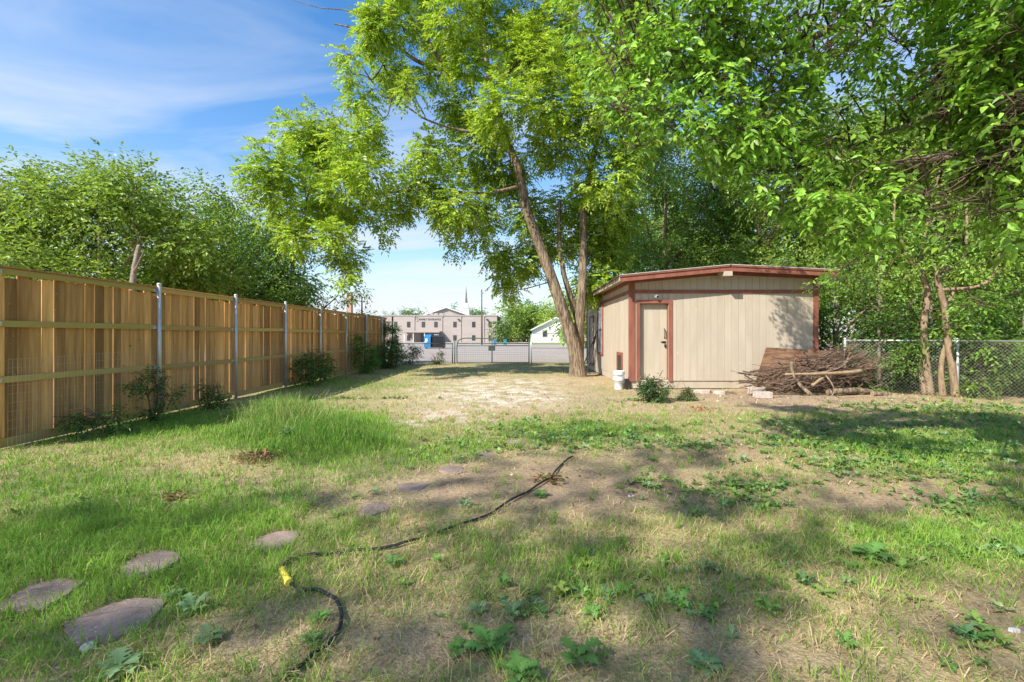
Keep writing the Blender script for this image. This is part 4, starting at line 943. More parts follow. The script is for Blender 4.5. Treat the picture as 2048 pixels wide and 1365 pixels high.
b, t0, t1 = .5, cz(607, SD), cz(571, SD)
MB().add([(sx + b * math.cos(a), SD + b * math.sin(a), t0) for a in np.arange(8) * math.pi / 4 + .39] + [(sx, SD, t1)], [[(i, (i + 1) % 8, 8) for i in range(8)]]).build('spire', M['spire'], chapel)
# pole, dumpster, sign, bins, houses
PD = 81.0
pole = thing('utility_pole', (cx(963.5, PD), PD, 0), 'tall brown wooden utility pole in front of the church annex', 'utility pole')
MB().tube([(cx(963.8, PD), PD, 0), (cx(963.3, PD), PD, cz(579.5, PD))], [.17, .11], 10).build('shaft', M['polewood'], pole, True)
MB().tube([(cx(964.6, PD), PD - .17, 0), (cx(964.6, PD), PD - .16, 2.6)], .06, 8).build('cable_guard', M['darkframe'], pole)
for y in (598, 588): MB().tube([(cx(962, PD), PD - .1, cz(y, PD)), (cx(965, PD), PD - .1, cz(y, PD))], .05, 6).build('bracket', M['greyroof'], pole)
DD = 56.5
dmp = thing('dumpster', (cx(868, DD), DD, 0), 'blue steel dumpster with open black front in the parking lot', 'dumpster')
d0, d1, dm = cx(848.5, DD), cx(887, DD), cx(861.5, DD); dz = cz(674.5, DD)
MB().prism([(DD - .2, .12), (DD + 1.6, .12), (DD + 1.6, dz + .3), (DD + .5, dz + .3), (DD - .2, dz)], 'x', d0, dm).build('side', M['blue'], dmp)
MB().box(dm + .003, d1, DD + .0, DD + 1.5, .12, dz - .02).build('body', M['black'], dmp)
MB().hexa([(dm + .004, DD - .03, dz - .015), (d1 + .03, DD - .03, dz - .015), (d1 + .03, DD + 1.6, dz + .2), (dm + .004, DD + 1.6, dz + .2), (dm + .004, DD - .03, dz + .03), (d1 + .03, DD - .03, dz + .03), (d1 + .03, DD + 1.6, dz + .25), (dm + .004, DD + 1.6, dz + .25)]).build('lid', M['black'], dmp)
MB().box(d0 + .15, d0 + .45, DD - .225, DD - .203, dz * .62, dz * .88).build('sticker', M['white'], dmp)
MB().box(d0 + .03, d0 + .35, DD - .225, DD - .203, dz * .52, dz * .60).build('sticker', M['white'], dmp)
MB().box(dm + .1, d1 - .05, DD - .09, DD - .003, .68, .80).build('fork_pocket', M['black'], dmp)
for x in (d0 + .1, d1 - .15): MB().box(x, x + .08, DD + .2, DD + 1.3, 0, .118).build('skid', M['black'], dmp)
sg = thing('notice_board', (cx(872.5, 60), 60, 0), 'small white notice board on a post behind the dumpster', 'sign')
MB().box(cx(868, 60), cx(877, 60), 60, 60.04, cz(674.5, 60), cz(669.5, 60)).build('panel', M['white'], sg)
MB().box(cx(872.2, 60), cx(873.6, 60), 59.985, 59.997, cz(673, 60), cz(671, 60)).build('mark', M['letter'], sg)
MB().box(cx(872, 60), cx(873, 60), 60.045, 60.12, 0, cz(669.8, 60)).build('post', M['steel'], sg)
for k, (x0, x1, mt, lab) in enumerate(((986.5, 992.5, 'blue', 'blue wheeled recycling bin seen over the gate'), (1006.5, 1013, 'teal', 'teal wheeled trash bin seen over the gate'))):
    D3 = 77.0; a, b = cx(x0, D3), cx(x1, D3); h = cz(680, D3)
    bn = thing('wheeled_bin', ((a + b) / 2, D3, 0), lab, 'bin', 'bins in the parking lot')
    MB().hexa([(a + .05, D3, .06), (b - .05, D3, .06), (b - .05, D3 + .45, .06), (a + .05, D3 + .45, .06), (a, D3 - .06, h - .1), (b, D3 - .06, h - .1), (b, D3 + .55, h - .1), (a, D3 + .55, h - .1)]).build('body', M[mt], bn)
    MB().hexa([(a - .02, D3 - .1, h - .095), (b + .02, D3 - .1, h - .095), (b + .02, D3 + .6, h - .095), (a - .02, D3 + .6, h - .095), (a + .02, D3 - .04, h - .02), (b - .02, D3 - .04, h - .02), (b - .02, D3 + .55, h + .03), (a + .02, D3 + .55, h + .03)]).build('lid', M[mt], bn)
    for x in (a + .02, b - .10): MB().tube([(x, D3 + .5, .13), (x + .08, D3 + .5, .13)], .13, 14).build('wheel', M['black'], bn)
HD = 104.0
hs = thing('white_house', (cx(1100, HD), HD, 0), 'white gabled house beyond the gravel lot', 'house')
h0, hp, h1 = cx(1066, HD), cx(1112, HD), cx(1158, HD); hz0, hzp = cz(657.5, HD), cz(634.5, HD)
MB().prism([(h0, 0), (h1, 0), (h1, hz0), (hp, hzp - .2), (h0, hz0)], 'y', HD, HD + 12).build('wall', M['white'], hs)
sl = (hzp - hz0) / (hp - h0)
for s, e in ((-1, h0 - .5), (1, h1 + .5)):
    ze = hzp - abs(e - hp) * sl
    MB().hexa([(hp, HD - .5, hzp - .18), (e, HD - .5, ze - .18), (e, HD + 12.4, ze - .18), (hp, HD + 12.4, hzp - .18), (hp, HD - .5, hzp), (e, HD - .5, ze), (e, HD + 12.4, ze), (hp, HD + 12.4, hzp)]).build('roof_slope', M['greyroof'], hs)
    MB().hexa([(hp, HD - .6, hzp - .25), (e, HD - .6, ze - .25), (e, HD - .505, ze - .25), (hp, HD - .505, hzp - .25), (hp, HD - .6, hzp + .03), (e, HD - .6, ze + .03), (e, HD - .505, ze + .03), (hp, HD - .505, hzp + .03)]).build('barge_board', M['white'], hs)
xa, xb, za, zb = cx(1084.5, HD), cx(1095, HD), cz(675, HD), cz(660, HD)
w = MB().box(xa, xb, HD - .06, HD - .004, za, za + .08).box(xa, xb, HD - .06, HD - .004, zb - .08, zb).box(xa, xa + .07, HD - .06, HD - .004, za + .081, zb - .081).box(xb - .07, xb, HD - .06, HD - .004, za + .081, zb - .081).build('window', M['white'], hs)
for i in range(3):
    for j in range(2):
        q0, q1 = xa + .09 + (xb - xa - .18) * i / 3, xa + .09 + (xb - xa - .18) * (i + 1) / 3 - .03; r0, r1 = za + .1 + (zb - za - .2) * j / 2, za + .1 + (zb - za - .2) * (j + 1) / 2 - .04
        MB().box(q0, q1, HD - .04, HD - .005, r0, r1).build('pane', M['darkglass'], w)
p0, pp, p1 = cx(1109, 100), cx(1133, 100), cx(1157, 100); pz0, pzp = cz(659, 100), cz(643, 100)
MB().prism([(p0, pz0), (p1, pz0), (pp, pzp)], 'y', 99.5, HD - .61).build('porch_roof', M['white'], hs)
for x in (p0 + .2, p1 - .2): MB().box(x - .1, x + .1, 99.8, 100, 0, pz0 - .002).build('porch_post', M['white'], hs)
rh = thing('red_roof_house', (cx(1034, 125), 125, 0), 'low house with red roof half hidden behind trees', 'house')
a, b = cx(1012, 125), cx(1052, 125)
MB().box(a, b, 125, 133, 0, cz(665, 125)).build('wall', M['stucco'], rh)
MB().prism([(124.4, cz(665, 125) + .003), (133.6, cz(665, 125) + .003), (129, cz(655, 125))], 'x', a - .4, b + .4).build('roof', M['redroof'], rh)
MB().box(a + 1.2, b - 2, 124.9, 124.99, .05, 2.1).build('carport_shade_panel', M['darkframe'], rh)  # dark panel on the wall standing in for the shade inside the carport
nh = thing('neighbour_house', (-15, 42, 0), 'house behind the wooden fence showing only its brick chimney', 'house')
MB().box(-23, -14.4, 39.5, 46, 0, 2.3).build('wall', M['stucco'], nh)
MB().prism([(39.1, 2.303), (46.4, 2.303), (42.7, 3.2)], 'x', -23.4, -14.2).build('roof', M['greyroof'], nh)
ch = MB().box(cx(693, 41), cx(702, 41), 41, 41.5, 2.2, cz(586, 41)).build('chimney', M['brick'], nh)
MB().box(cx(692, 41), cx(703, 41), 40.95, 41.55, cz(586, 41) + .002, cz(584, 41)).build('chimney_cap', M['concrete'], nh)
# distant trees
far = [(815, 150, 9.5, 5.5, g4, 'distant round tree behind the left of the chapel roof'), (838, 152, 9.8, 5, g2, 'distant tree close beside the chapel gable'), (866, 165, 11.5, 4.5, g4, 'distant tree peeping over the chapel roof slope'), (905, 168, 12.6, 5, g4, 'distant tree just behind the chapel ridge'),
       (946, 160, 12.4, 5.5, g4, 'distant dark tree behind the steeple'), (1030, 118, 10.0, 6, g1, 'large distant tree between the annex and the white house'), (1056, 128, 10.5, 6, g2, 'distant tree behind the white house gable'), (1004, 108, 5.6, 2.6, g4, 'small dark tree at the annex corner'),
       (1090, 122, 11.0, 6, g3, 'pale distant tree over the white house roof'), (1130, 112, 10, 6, g3, 'distant pale tree behind the forked trunk'), (1180, 60, 8.5, 4.5, g3, 'bright tree past the shed side wall'), (770, 140, 8, 5, g2, 'distant tree behind the far end of the wooden fence')]
for k, (x, d, h, r, c, lab) in enumerate(far):
    bg_tree('distant_tree', (cx(x, d), d, 0), h, r, lab, c, 80 + k, .65, 20, 6.5, crown_low=.08, group='trees beyond the lot')

# ------------------------------------------------------------------ brush pile, board, blocks
DPB = 12.75
bl = thing('plywood_sheet', P(1620, 780, 13.3) * [1, 1, 0], 'weathered brown plywood sheet leaning on the shed behind the brush', 'board')
c0, c1, c2, c3 = P(1508, 772, 13.1), P(1745, 772, 13.1), P(1738, 707, 13.50), P(1532, 695, 13.50)
nrm_ = np.array([0, -.02, -.004])
MB().hexa([c0 + nrm_, c1 + nrm_, c1, c0, c3 + nrm_, c2 + nrm_, c2, c3]).build('sheet', M['plywood'], bl)
bp = thing('brush_pile', P(1640, 790, DPB) * [1, 1, 0], 'heap of cut dead branches piled against the shed corner', 'brush pile')
r3 = random.Random(9)
def heap(x):    # height of the heap along x
    u = (x - VX) / 1.0
    return np.interp(x, [1480, 1520, 1570, 1640, 1700, 1740, 1790], [.12, .55, .75, 1.05, 1.15, .85, .2])
for k in range(280):
    xc = r3.gauss(1640, 60); xc = min(max(xc, 1525), 1735)
    h = heap(xc); z = h * r3.random() ** .7
    dd = DPB + r3.uniform(-.55, .35) * (1 - .55 * z / 1.2)
    c = np.array([(xc - VX) * dd / F_PX, dd, max(z, .03)])
    L0 = r3.uniform(.5, 1.7); yaw = r3.gauss(0, .28); pit = r3.gauss(.10, .16) + (.22 if z > .55 and xc > 1650 else 0)
    if k % 10 == 0: pit = r3.uniform(.5, 1.2); L0 *= .6; xc = r3.uniform(1640, 1700)
    d = np.array([math.cos(yaw) * math.cos(pit), math.sin(yaw) * math.cos(pit), math.sin(pit)])
    n = 7; t = np.linspace(-.5, .5, n); q = np.cumsum(rng.normal(size=(n, 3)) * .03, 0)
    pts = c + np.outer(t * L0, d) + q + np.outer((t * 2) ** 2, [0, 0, r3.uniform(-.06, .12)])
    pts[:, 2] = np.maximum(pts[:, 2], .015); pts[:, 1] = np.minimum(pts[:, 1], SY - .08 - .25 * (pts[:, 0] < 9.8) * (1.1 - np.minimum(pts[:, 2], 1.1)) * .8)
    r = r3.choice([.005, .006, .008, .010, .013, .018, .024])
    m = MB().tube(pts, np.linspace(r, r * .45, n), 6)
    for e in range(r3.randint(1, 4)):
        i = r3.randint(2, 5); e2 = pts[i] + d * .25 + rng.normal(size=3) * .12; e2[2] = max(e2[2], .02); e2[1] = min(e2[1], SY - .3)
        m.tube([pts[i], (pts[i] + e2) / 2 + rng.normal(size=3) * .02, e2], [r * .5, r * .4, r * .2], 4)
    m.build('branch', M['stick'], bp)
def log(lab, pts, r0, r1, mat, cat='log', nm='log'):
    pts = [np.asarray(p, float) for p in pts]
    o = thing(nm, (pts[0][0], pts[0][1], 0), lab, cat)
    q = smooth_path(pts, 14); q[:, 2] = np.maximum(q[:, 2], r1 * .6)
    MB().tube(q, np.linspace(r0, r1, 14), 12, True, .18).build('bark', M[mat], o, True)
    for p, rr, dv in ((q[0], r0, q[0] - q[1]), (q[-1], r1, q[-1] - q[-2])):
        dv = dv / np.linalg.norm(dv); MB().tube([p + dv * .001, p + dv * .006], rr * .88, 12).build('cut_end', M['peeled'], o)
    return o
log('long pale peeled log lying across the brush pile', [P(1570, 749, 12.2), P(1640, 748, 12.15), P(1700, 745, 12.2), P(1722, 742, 12.3)], .03, .055, 'peeled')
log('dark crooked branch standing up against the front of the brush pile', [P(1622, 790, 11.95), P(1600, 770, 12.1), P(1585, 745, 12.2), P(1583, 725, 12.25)], .055, .035, 'bark', 'branch', 'upright_branch')
log('split yellow log wedged under the brush pile', [P(1624, 772, 12.15), P(1642, 758, 12.2), P(1652, 748, 12.3)], .04, .035, 'peeled')
log('thick bark log lying at the foot of the brush pile', [P(1655, 785, 12.3), P(1710, 781, 12.3), P(1745, 785, 12.4)], .085, .07, 'bark')
log('short log at the outer end of the brush pile', [P(1745, 788, 12.1), P(1780, 789, 12.2)], .07, .06, 'bark')
log('long thin grey branch lying along the ground before the brush pile', [P(1548, 795, 11.9), P(1580, 797, 11.9), P(1620, 802, 11.8), P(1680, 803, 11.7)], .045, .02, 'bark_grey', 'branch', 'fallen_branch')
log('curved bare branch bowing down from the brush pile', [P(1652, 752, 12.0), P(1664, 768, 11.85), P(1668, 785, 11.8), P(1655, 800, 11.7)], .02, .012, 'bark_tan', 'branch', 'bare_branch')
for k, (x0, x1, yb, d, lab) in enumerate(((1502, 1531, 790, 12.4, 'reddish concrete block under the near end of the brush pile'), (1513, 1546, 799, 11.7, 'grey concrete block lying in front of the brush pile'))):
    t = thing('concrete_block', P((x0 + x1) / 2, yb, d) * [1, 1, 0], lab, 'block')
    a, b = xpx(x0, d), xpx(x1, d); z1 = .19 if k == 0 else .15
    MB().bbox(a, b, d, d + .05, 0, z1, .006).bbox(a, b, d + .15, d + .2, 0, z1, .006).box(a + .002, a + .04, d + .051, d + .149, .002, z1 - .002).box(b - .04, b - .002, d + .051, d + .149, .002, z1 - .002).box((a + b) / 2 - .02, (a + b) / 2 + .02, d + .051, d + .149, .002, z1 - .002).build('shell', M['block'], t)
for k, (x, y, w, lab) in enumerate(((1405, 787, .30, 'broken reddish brick slab in the dirt before the shed'), (1440, 789, .22, 'smaller broken brick piece beside the slab before the shed'))):
    b = G(x, y); a = r3.uniform(-.3, .3)
    pts = [(b[0] + w * math.cos(t) * r3.uniform(.7, 1.1), b[1] + .11 * math.sin(t) * r3.uniform(.8, 1.2)) for t in np.arange(7) * .897]
    tag(MB().prism(pts, 'z', -.01, .09).build('broken_brick', M['block']), lab, 'brick')
# bent wire A-frame
b = G(1350, 776)
tag(MB().tube([(b[0] - .19, 13.4, 0), (b[0] - .03, 13.45, .34), (b[0] + .14, 13.4, 0)], .007, 5).build('bent_wire', M['stick']), 'thin bent wire standing as a triangle before the shed', 'wire')
# poles leaning on the shed side
for k, (p, q, lab) in enumerate((((2.72, 19.0, 0), (3.19, 19.6, 1.55), 'thin dark pole leaning on the shed side wall below the window'), ((2.6, 20.0, 0), (3.18, 18.9, 1.9), 'dark stick crossing the other pole beside the shed'))):
    tag(MB().tube([p, (np.array(p) + q) / 2 + [.02, 0, 0], q], .022, 7).build('leaning_pole', M['darkframe']), lab, 'pole')
# buckets
bb = G(1238, 779)
for k, z in ((0, 0.0), (1, .17)):
    bk = thing('bucket', (bb[0], bb[1], z), ('lower of two nested white plastic buckets at the shed corner', 'upper of two nested white plastic buckets at the shed corner')[k], 'bucket', 'nested buckets')
    s = 1.0
    prof = [(0, .004), (.128, .0), (.132, .01), (.148, .27), (.158, .272), (.158, .29), (.149, .292), (.150, .31), (.160, .312), (.160, .328), (.151, .33), (.152, .352), (.163, .354), (.163, .372), (.150, .372), (.128, .02), (0, .018)]
    MB().lathe([(r, h) for r, h in prof], (bb[0], bb[1], z), 28).build('shell', M['whitepl'], bk, True)
    for sg in (-1, 1): MB().tube([(bb[0] + sg * .150, bb[1], z + .30), (bb[0] + sg * .176, bb[1], z + .30)], .018, 10).build('ear', M['whitepl'], bk)
    MB().tube([(bb[0] + .174 * math.cos(t), bb[1] - .174 * math.sin(t) * .9, z + .30 - .10 * math.sin(t)) for t in np.linspace(0, math.pi, 20)], .003, 5).build('handle', M['steel'], bk)
ti = thing('dark_disc', (3.2, 13.45, 0), 'small dark disc leaning on the shed corner behind the buckets', 'disc')
od = MB().lathe([(.0, -.015), (.15, -.02), (.165, 0), (.15, .02), (.0, .015)], (0, 0, 0), 20).build('disc', M['darkframe'], ti)
od.matrix_parent_inverse = Matrix.Identity(4); od.location = (-.07, .12, .16); od.rotation_euler = (math.radians(80), 0, math.radians(35))

# ------------------------------------------------------------------ stepping stones, hose, small finds
STONES = [(78, 1193, 120, 'cracked stepping stone nearest the lower left corner'), (238, 1232, 165, 'largest stepping stone, bare and speckled, nearest the camera'), (300, 1130, 105, 'stepping stone with a sunlit corner just beyond the largest'),
          (552, 1083, 90, 'sunlit stepping stone between the lawn and the hose end'), (748, 1018, 62, 'half buried stepping stone in dry grass beside the hose'), (826, 972, 70, 'faint stepping stone sunk in dry grass past the half buried one'),
          (906, 942, 52, 'flat pinkish stepping stone at the edge of the bare dirt'), (972, 912, 44, 'greyish stepping stone half hidden by weeds'), (1030, 889, 48, 'reddish oval stepping stone at the shade edge'), (1085, 873, 40, 'farthest stepping stone among the weeds')]
stone_xy = []
for k, (x, y, w, lab) in enumerate(STONES):
    c = G(x, y); R = w / 2 * c[1] / F_PX * 1.02; q = random.Random(100 + k)
    n = 7; ph = q.uniform(0, 6)
    pts = []
    for i in range(n):
        t = 2 * math.pi * i / n; t += ph + q.uniform(-.28, .28); r = R * (1.04 + q.uniform(-.16, .14))
        pts.append((c[0] + r * math.cos(t), c[1] + r * math.sin(t) * 1.05))
    zt = float(gz(c[0], c[1])) + (.020, .022, .02, .014, .006, .004, .012, .006, .012, .006)[k]
    m = MB(); inn = [(c[0] + (a - c[0]) * .965, c[1] + (b - c[1]) * .965) for a, b in pts]
    V = [(a, b, -.04) for a, b in pts] + [(a, b, zt - .008) for a, b in pts] + [(a, b, zt + q.uniform(-.002, .002)) for a, b in inn]
    m.add(V, [[(i, (i + 1) % n, (i + 1) % n + n, i + n) for i in range(n)] + [(i + n, (i + 1) % n + n, (i + 1) % n + 2 * n, i + 2 * n) for i in range(n)], [tuple(range(2 * n, 3 * n))]])
    tag(m.build('stepping_stone', M['stone']), lab, 'stepping stone', 'stepping stones across the yard')
    stone_xy.append((c[0], c[1], R))
def gpath(lst, lift=.012):
    out = []
    for x, y in lst:
        p = G(x, y); p[2] = float(gz(p[0], p[1])) + lift; out.append(p)
    return out
hose = thing('garden_hose', gpath([(700, 1108)])[0] * [1, 1, 0], 'black rubber garden hose snaking across the dry grass', 'hose')
def hose_part(lst, n):
    q = smooth_path(gpath(lst), n); q[:, 2] = gz(q[:, 0], q[:, 1]) + .024 + .006 * np.sin(np.arange(n) * .9)
    return q
MB().tube(hose_part([(1146, 917), (1118, 940), (1098, 962), (1062, 986), (985, 1030), (880, 1071), (795, 1096), (700, 1108), (620, 1118), (582, 1126), (571, 1134), (566, 1150)], 70), .0105, 8).build('hose_length', M['rubber'], hose, True)
MB().tube(hose_part([(582, 1174), (600, 1184), (640, 1188), (668, 1204), (682, 1228), (681, 1255), (664, 1285), (640, 1303), (612, 1326), (584, 1348), (540, 1385)], 50), .0105, 8).build('hose_length', M['rubber'], hose, True)
a, b = gpath([(564, 1147), (578, 1174)], .03)
u = (b - a) / np.linalg.norm(b - a)
MB().tube([a - u * .004, a + u * .012, a + u * .016, b - u * .030, b - u * .026, b - u * .006, b], [.020, .022, .0185, .020, .026, .026, .022], 12).build('yellow_coupling', M['yellow'], hose)
p = G(175, 1290); tag(MB().lathe([(0, -.01), (.03, 0), (.034, .012), (.022, .024), (0, .028)], (p[0], p[1], float(gz(p[0], p[1]))), 9).build('pale_rock', M['rock']), 'small pale rock at the corner of the largest stepping stone', 'rock')
MWHITE = M['rock']
for k, (x, y, lab) in enumerate(((2028, 1266, 'white scrap on the soil at the lower right edge'), (1836, 964, 'white scrap among the weeds towards the right'), (1262, 992, 'pale pebble on the sunlit dirt'))):
    p = G(x, y); q = random.Random(k)
    pts = [(p[0] + .03 * math.cos(t) * q.uniform(.6, 1.2), p[1] + .02 * math.sin(t) * q.uniform(.6, 1.2)) for t in np.arange(6) * 1.047]
    tag(MB().prism(pts, 'z', float(gz(p[0], p[1])), float(gz(p[0], p[1])) + .012).build('litter_scrap', M['white'] if k < 2 else M['rock']), lab, 'litter' if k < 2 else 'pebble')

# dead leaf heaps
def leaf_heap(name, x, y, rx, ry, n, label, cols, cat='leaves', h=.07):
    c = G(x, y); u = rng.normal(size=(n, 2)) * .5
    px = c[0] + u[:, 0] * rx; py = c[1] + u[:, 1] * ry
    z = gz(px, py) + .02 + h * np.exp(-(u ** 2).sum(1)) * rng.random(n)
    d = rng.normal(size=(n, 3)); d[:, 2] *= .35; nr = rng.normal(size=(n, 3)) * .4 + [0, 0, 1]
    ci = np.asarray(cols)[rng.integers(0, len(cols), n)] * rng.uniform(.6, 1.3, (n, 1))
    V, F, C = leaf_geo(np.stack([px, py, z], 1), d, nr, rng.uniform(.04, .09, n), rng.uniform(.02, .045, n), ci, 'ovate')
    tag(link(name, mesh_np(name, V, [F], M['weed'], C)), label, cat, kind='stuff')
BR = [(.26, .14, .07), (.36, .20, .10), (.18, .10, .06), (.42, .28, .15)]
leaf_heap('dead_leaves', 515, 921, .30, .22, 170, 'heap of crisp brown dead leaves beside the tall grass', BR)
leaf_heap('dead_leaves', 352, 998, .16, .12, 50, 'small scatter of brown dead leaves on the lawn', BR, h=.04)
leaf_heap('dead_leaves', 1098, 966, .17, .12, 60, 'reddish dead leaves on the hose', [(.34, .12, .06), (.25, .13, .06), (.12, .17, .04)])
leaf_heap('dead_leaves', 1400, 822, .4, .3, 70, 'reddish fallen leaves in the grass before the shed', [(.45, .16, .08), (.36, .16, .08), (.3, .2, .1)])

# ------------------------------------------------------------------ weeds
LOBES = [(0, 0), (.10, .08), (.16, .28), (.24, .10), (.34, .40), (.44, .14), (.54, .42), (.62, .15), (.74, .30), (.80, .12), (1, 0)]
LOBES3 = [(0, 0), (.3, .22), (.65, .2), (1, 0)]
LOBES4 = [(0, 0), (.15, .05), (.3, .30), (.42, .10), (.66, .26), (.76, .08), (1, 0)]
LOBES2 = [(0, 0), (.22, .34), (.40, .16), (.60, .34), (.74, .14), (1, 0)]
def weed_geo(base, n_leaf, size, col, seed, rise=.55, lobes=LOBES):
    q = np.random.default_rng(seed); Vs, Fs, Cs = [], [], []; off = 0
    ts = np.array([l[0] for l in lobes]); ws = np.array([l[1] for l in lobes]); m = len(ts)
    for k in range(n_leaf):
        a = k * 2.399 + q.uniform(-.4, .4); L = size * q.uniform(.6, 1.1); rs = rise * q.uniform(.5, 1.3) * (1.3 - .7 * k / n_leaf)
        d = np.array([math.cos(a), math.sin(a), 0]); s = np.array([-math.sin(a), math.cos(a), 0])
        h = rs * ts * L - .75 * rs * ts ** 2 * L + size * .25 * (1 - k / n_leaf)
        midl = base + np.outer(ts * L + size * .06, d) + np.outer(h, [0, 0, 1])
        up = np.array([0, 0, 1]) * (L * .10)
        A = midl + np.outer(ws * L * .9, s) + np.outer(ws, up) * q.uniform(.2, 1.6); B = midl - np.outer(ws * L * .9, s) + np.outer(ws, up) * q.uniform(.2, 1.6)
        Vs += [midl, A[1:-1], B[1:-1]]
        for i in range(m - 1):
            c0, c1 = off + i, off + i + 1
            for st in (off + m, off + m + (m - 2)):
                e0 = st + i - 1 if i > 0 else None; e1 = st + i if i + 1 < m - 1 else None
                if e0 is None: Fs.append((c0, c1, e1))
                elif e1 is None: Fs.append((c0, c1, e0))
                else: Fs += [(c0, c1, e1), (c0, e1, e0)]
        nv = m + 2 * (m - 2); off += nv
        Cs.append(np.tile(np.asarray(col) * q.uniform(.75, 1.25), (nv, 1)))
    return np.concatenate(Vs), np.array(Fs), np.concatenate(Cs)
blue_g, mid_g, yel_g = (.22, .34, .15), (.15, .30, .07), (.23, .36, .08)
WEEDS = [(415, 1275, .15, blue_g, 'dark lobed weed below the largest stepping stone'), (345, 1190, .12, blue_g, 'lobed weed at the corner of the largest stepping stone'), (385, 1222, .12, blue_g, 'spreading lobed weed beside the largest stepping stone'),
         (240, 1345, .15, blue_g, 'lobed weed at the bottom edge below the stepping stones'), (635, 1240, .12, mid_g, 'upright weed inside the hose curve'), (625, 1285, .10, mid_g, 'small weed below the hose curve'),
         (925, 1300, .13, mid_g, 'bright lobed weed near the bottom middle'), (980, 1290, .13, mid_g, 'lobed weed just beside the bright one at bottom middle'), (1025, 1230, .13, blue_g, 'pale lobed weed above the bottom middle pair'), (955, 1218, .10, blue_g, 'spindly pale weed left of the other pale one'),
         (1155, 1320, .15, mid_g, 'tall lobed weed at the bottom edge right of centre'), (1040, 1352, .12, mid_g, 'lobed weed cut by the bottom edge at centre'), (1210, 1195, .12, blue_g, 'bluish weed in the grass right of centre'), (1185, 1235, .10, mid_g, 'small upright weed with pale top right of centre'),
         (1355, 1222, .12, mid_g, 'weed beside the bare soil lower right of centre'), (1080, 996, .10, mid_g, 'weed rosette beside the hose bend'), (750, 990, .11, blue_g, 'weed beside the sunk stepping stones'), (1690, 1300, .10, mid_g, 'flat leaved weed by the sunlit strip'),
         (1745, 1120, .18, mid_g, 'dense weed mound on the right lawn'), (785, 1130, .09, mid_g, 'narrow weed beyond the hose'), (575, 885, .26, (.17, .25, .14), 'large pale weed growing inside the tall grass'), (262, 862, .2, (.22, .28, .14), 'pale weed in the sun by the fence foot'),
         (1410, 1345, .11, blue_g, 'bluish weed near the bottom right dirt'), (930, 1015, .08, blue_g, 'small weed alone on the bare dirt')]
for k, (x, y, s, c, lab) in enumerate(WEEDS):
    b = G(x, y); b[2] = float(gz(b[0], b[1])) + .005
    big = 1.0
    V, F, C = weed_geo(b, 8 + k % 4 if s < .17 else 16, s * big * (.62 + .09 * (k % 4)), np.array(c) * (.8 + .1 * (k % 5)), 300 + k, .7 + .35 * (k % 3))
    w = link('weed', mesh_np('weed', V - [b[0], b[1], b[2]], [F], M['weed'], C)); w.location = b
    tag(w, lab, 'weed', 'lobed weeds in the yard')
# broad leaved ground cover
COVER = [(1700, 880, 190, 34, 260), (1880, 900, 190, 30, 240), (1950, 850, 150, 22, 220), (1170, 872, 160, 26, 240), (1040, 855, 90, 16, 60), (1460, 1000, 90, 24, 60), (1500, 970, 90, 16, 50), (1850, 950, 150, 24, 110), (1950, 1010, 120, 26, 90), (1900, 1090, 150, 40, 70),
         (1680, 935, 80, 12, 60), (1300, 965, 60, 14, 20), (1380, 890, 100, 12, 60), (1950, 820, 130, 14, 160), (1780, 818, 120, 8, 90), (1550, 1180, 260, 70, 30), (300, 1010, 300, 60, 40), (1200, 1180, 300, 90, 36), (900, 900, 120, 20, 40), (1980, 1300, 60, 60, 12), (700, 790, 120, 10, 60), (420, 820, 160, 12, 70), (1620, 850, 120, 14, 90), (1300, 800, 90, 10, 40)]
Vs, Fs, Cs, off, kk = [], [], [], 0, 0
KIT = [weed_geo(np.zeros(3), 5 + i % 4, 1.0, (1, 1, 1), 1000 + i, .6 + 1.3 * (i % 5) / 4, (LOBES2, LOBES3, LOBES2, LOBES4)[i % 4]) for i in range(30)]
for (x, y, rx, ry, n) in COVER:
    for i in range(int(n * 1.25)):
        px, py = random.gauss(x, rx * .62), max(random.gauss(y, ry * .6), 800)
        b = G(px, py); b[2] = float(gz(b[0], b[1])) + .005
        if any((b[0] - sx_) ** 2 + (b[1] - sy_) ** 2 < (sr * .9) ** 2 for sx_, sy_, sr in stone_xy): continue
        c = random.choice([blue_g, mid_g, mid_g, yel_g]); s = random.uniform(.03, .085) * (1.0 if py > 930 else 1.25); c = np.array(c) * random.uniform(.7, 1.2) * [random.uniform(.85, 1.35), 1, 1]
        V, F, C = random.choice(KIT); a_ = random.uniform(0, 6.28); ca, sa = math.cos(a_) * s, math.sin(a_) * s; V = np.stack([V[:, 0] * ca - V[:, 1] * sa, V[:, 0] * sa + V[:, 1] * ca, V[:, 2] * s], 1) + b; C = C * c
        Vs.append(V); Fs.append(F + off); Cs.append(C); off += len(V)
tag(link('weed_ground_cover', mesh_np('weed_ground_cover', np.concatenate(Vs), [np.concatenate(Fs)], M['weed'], np.concatenate(Cs))), 'low broad leaved weeds spreading over the yard', 'weeds', kind='stuff')

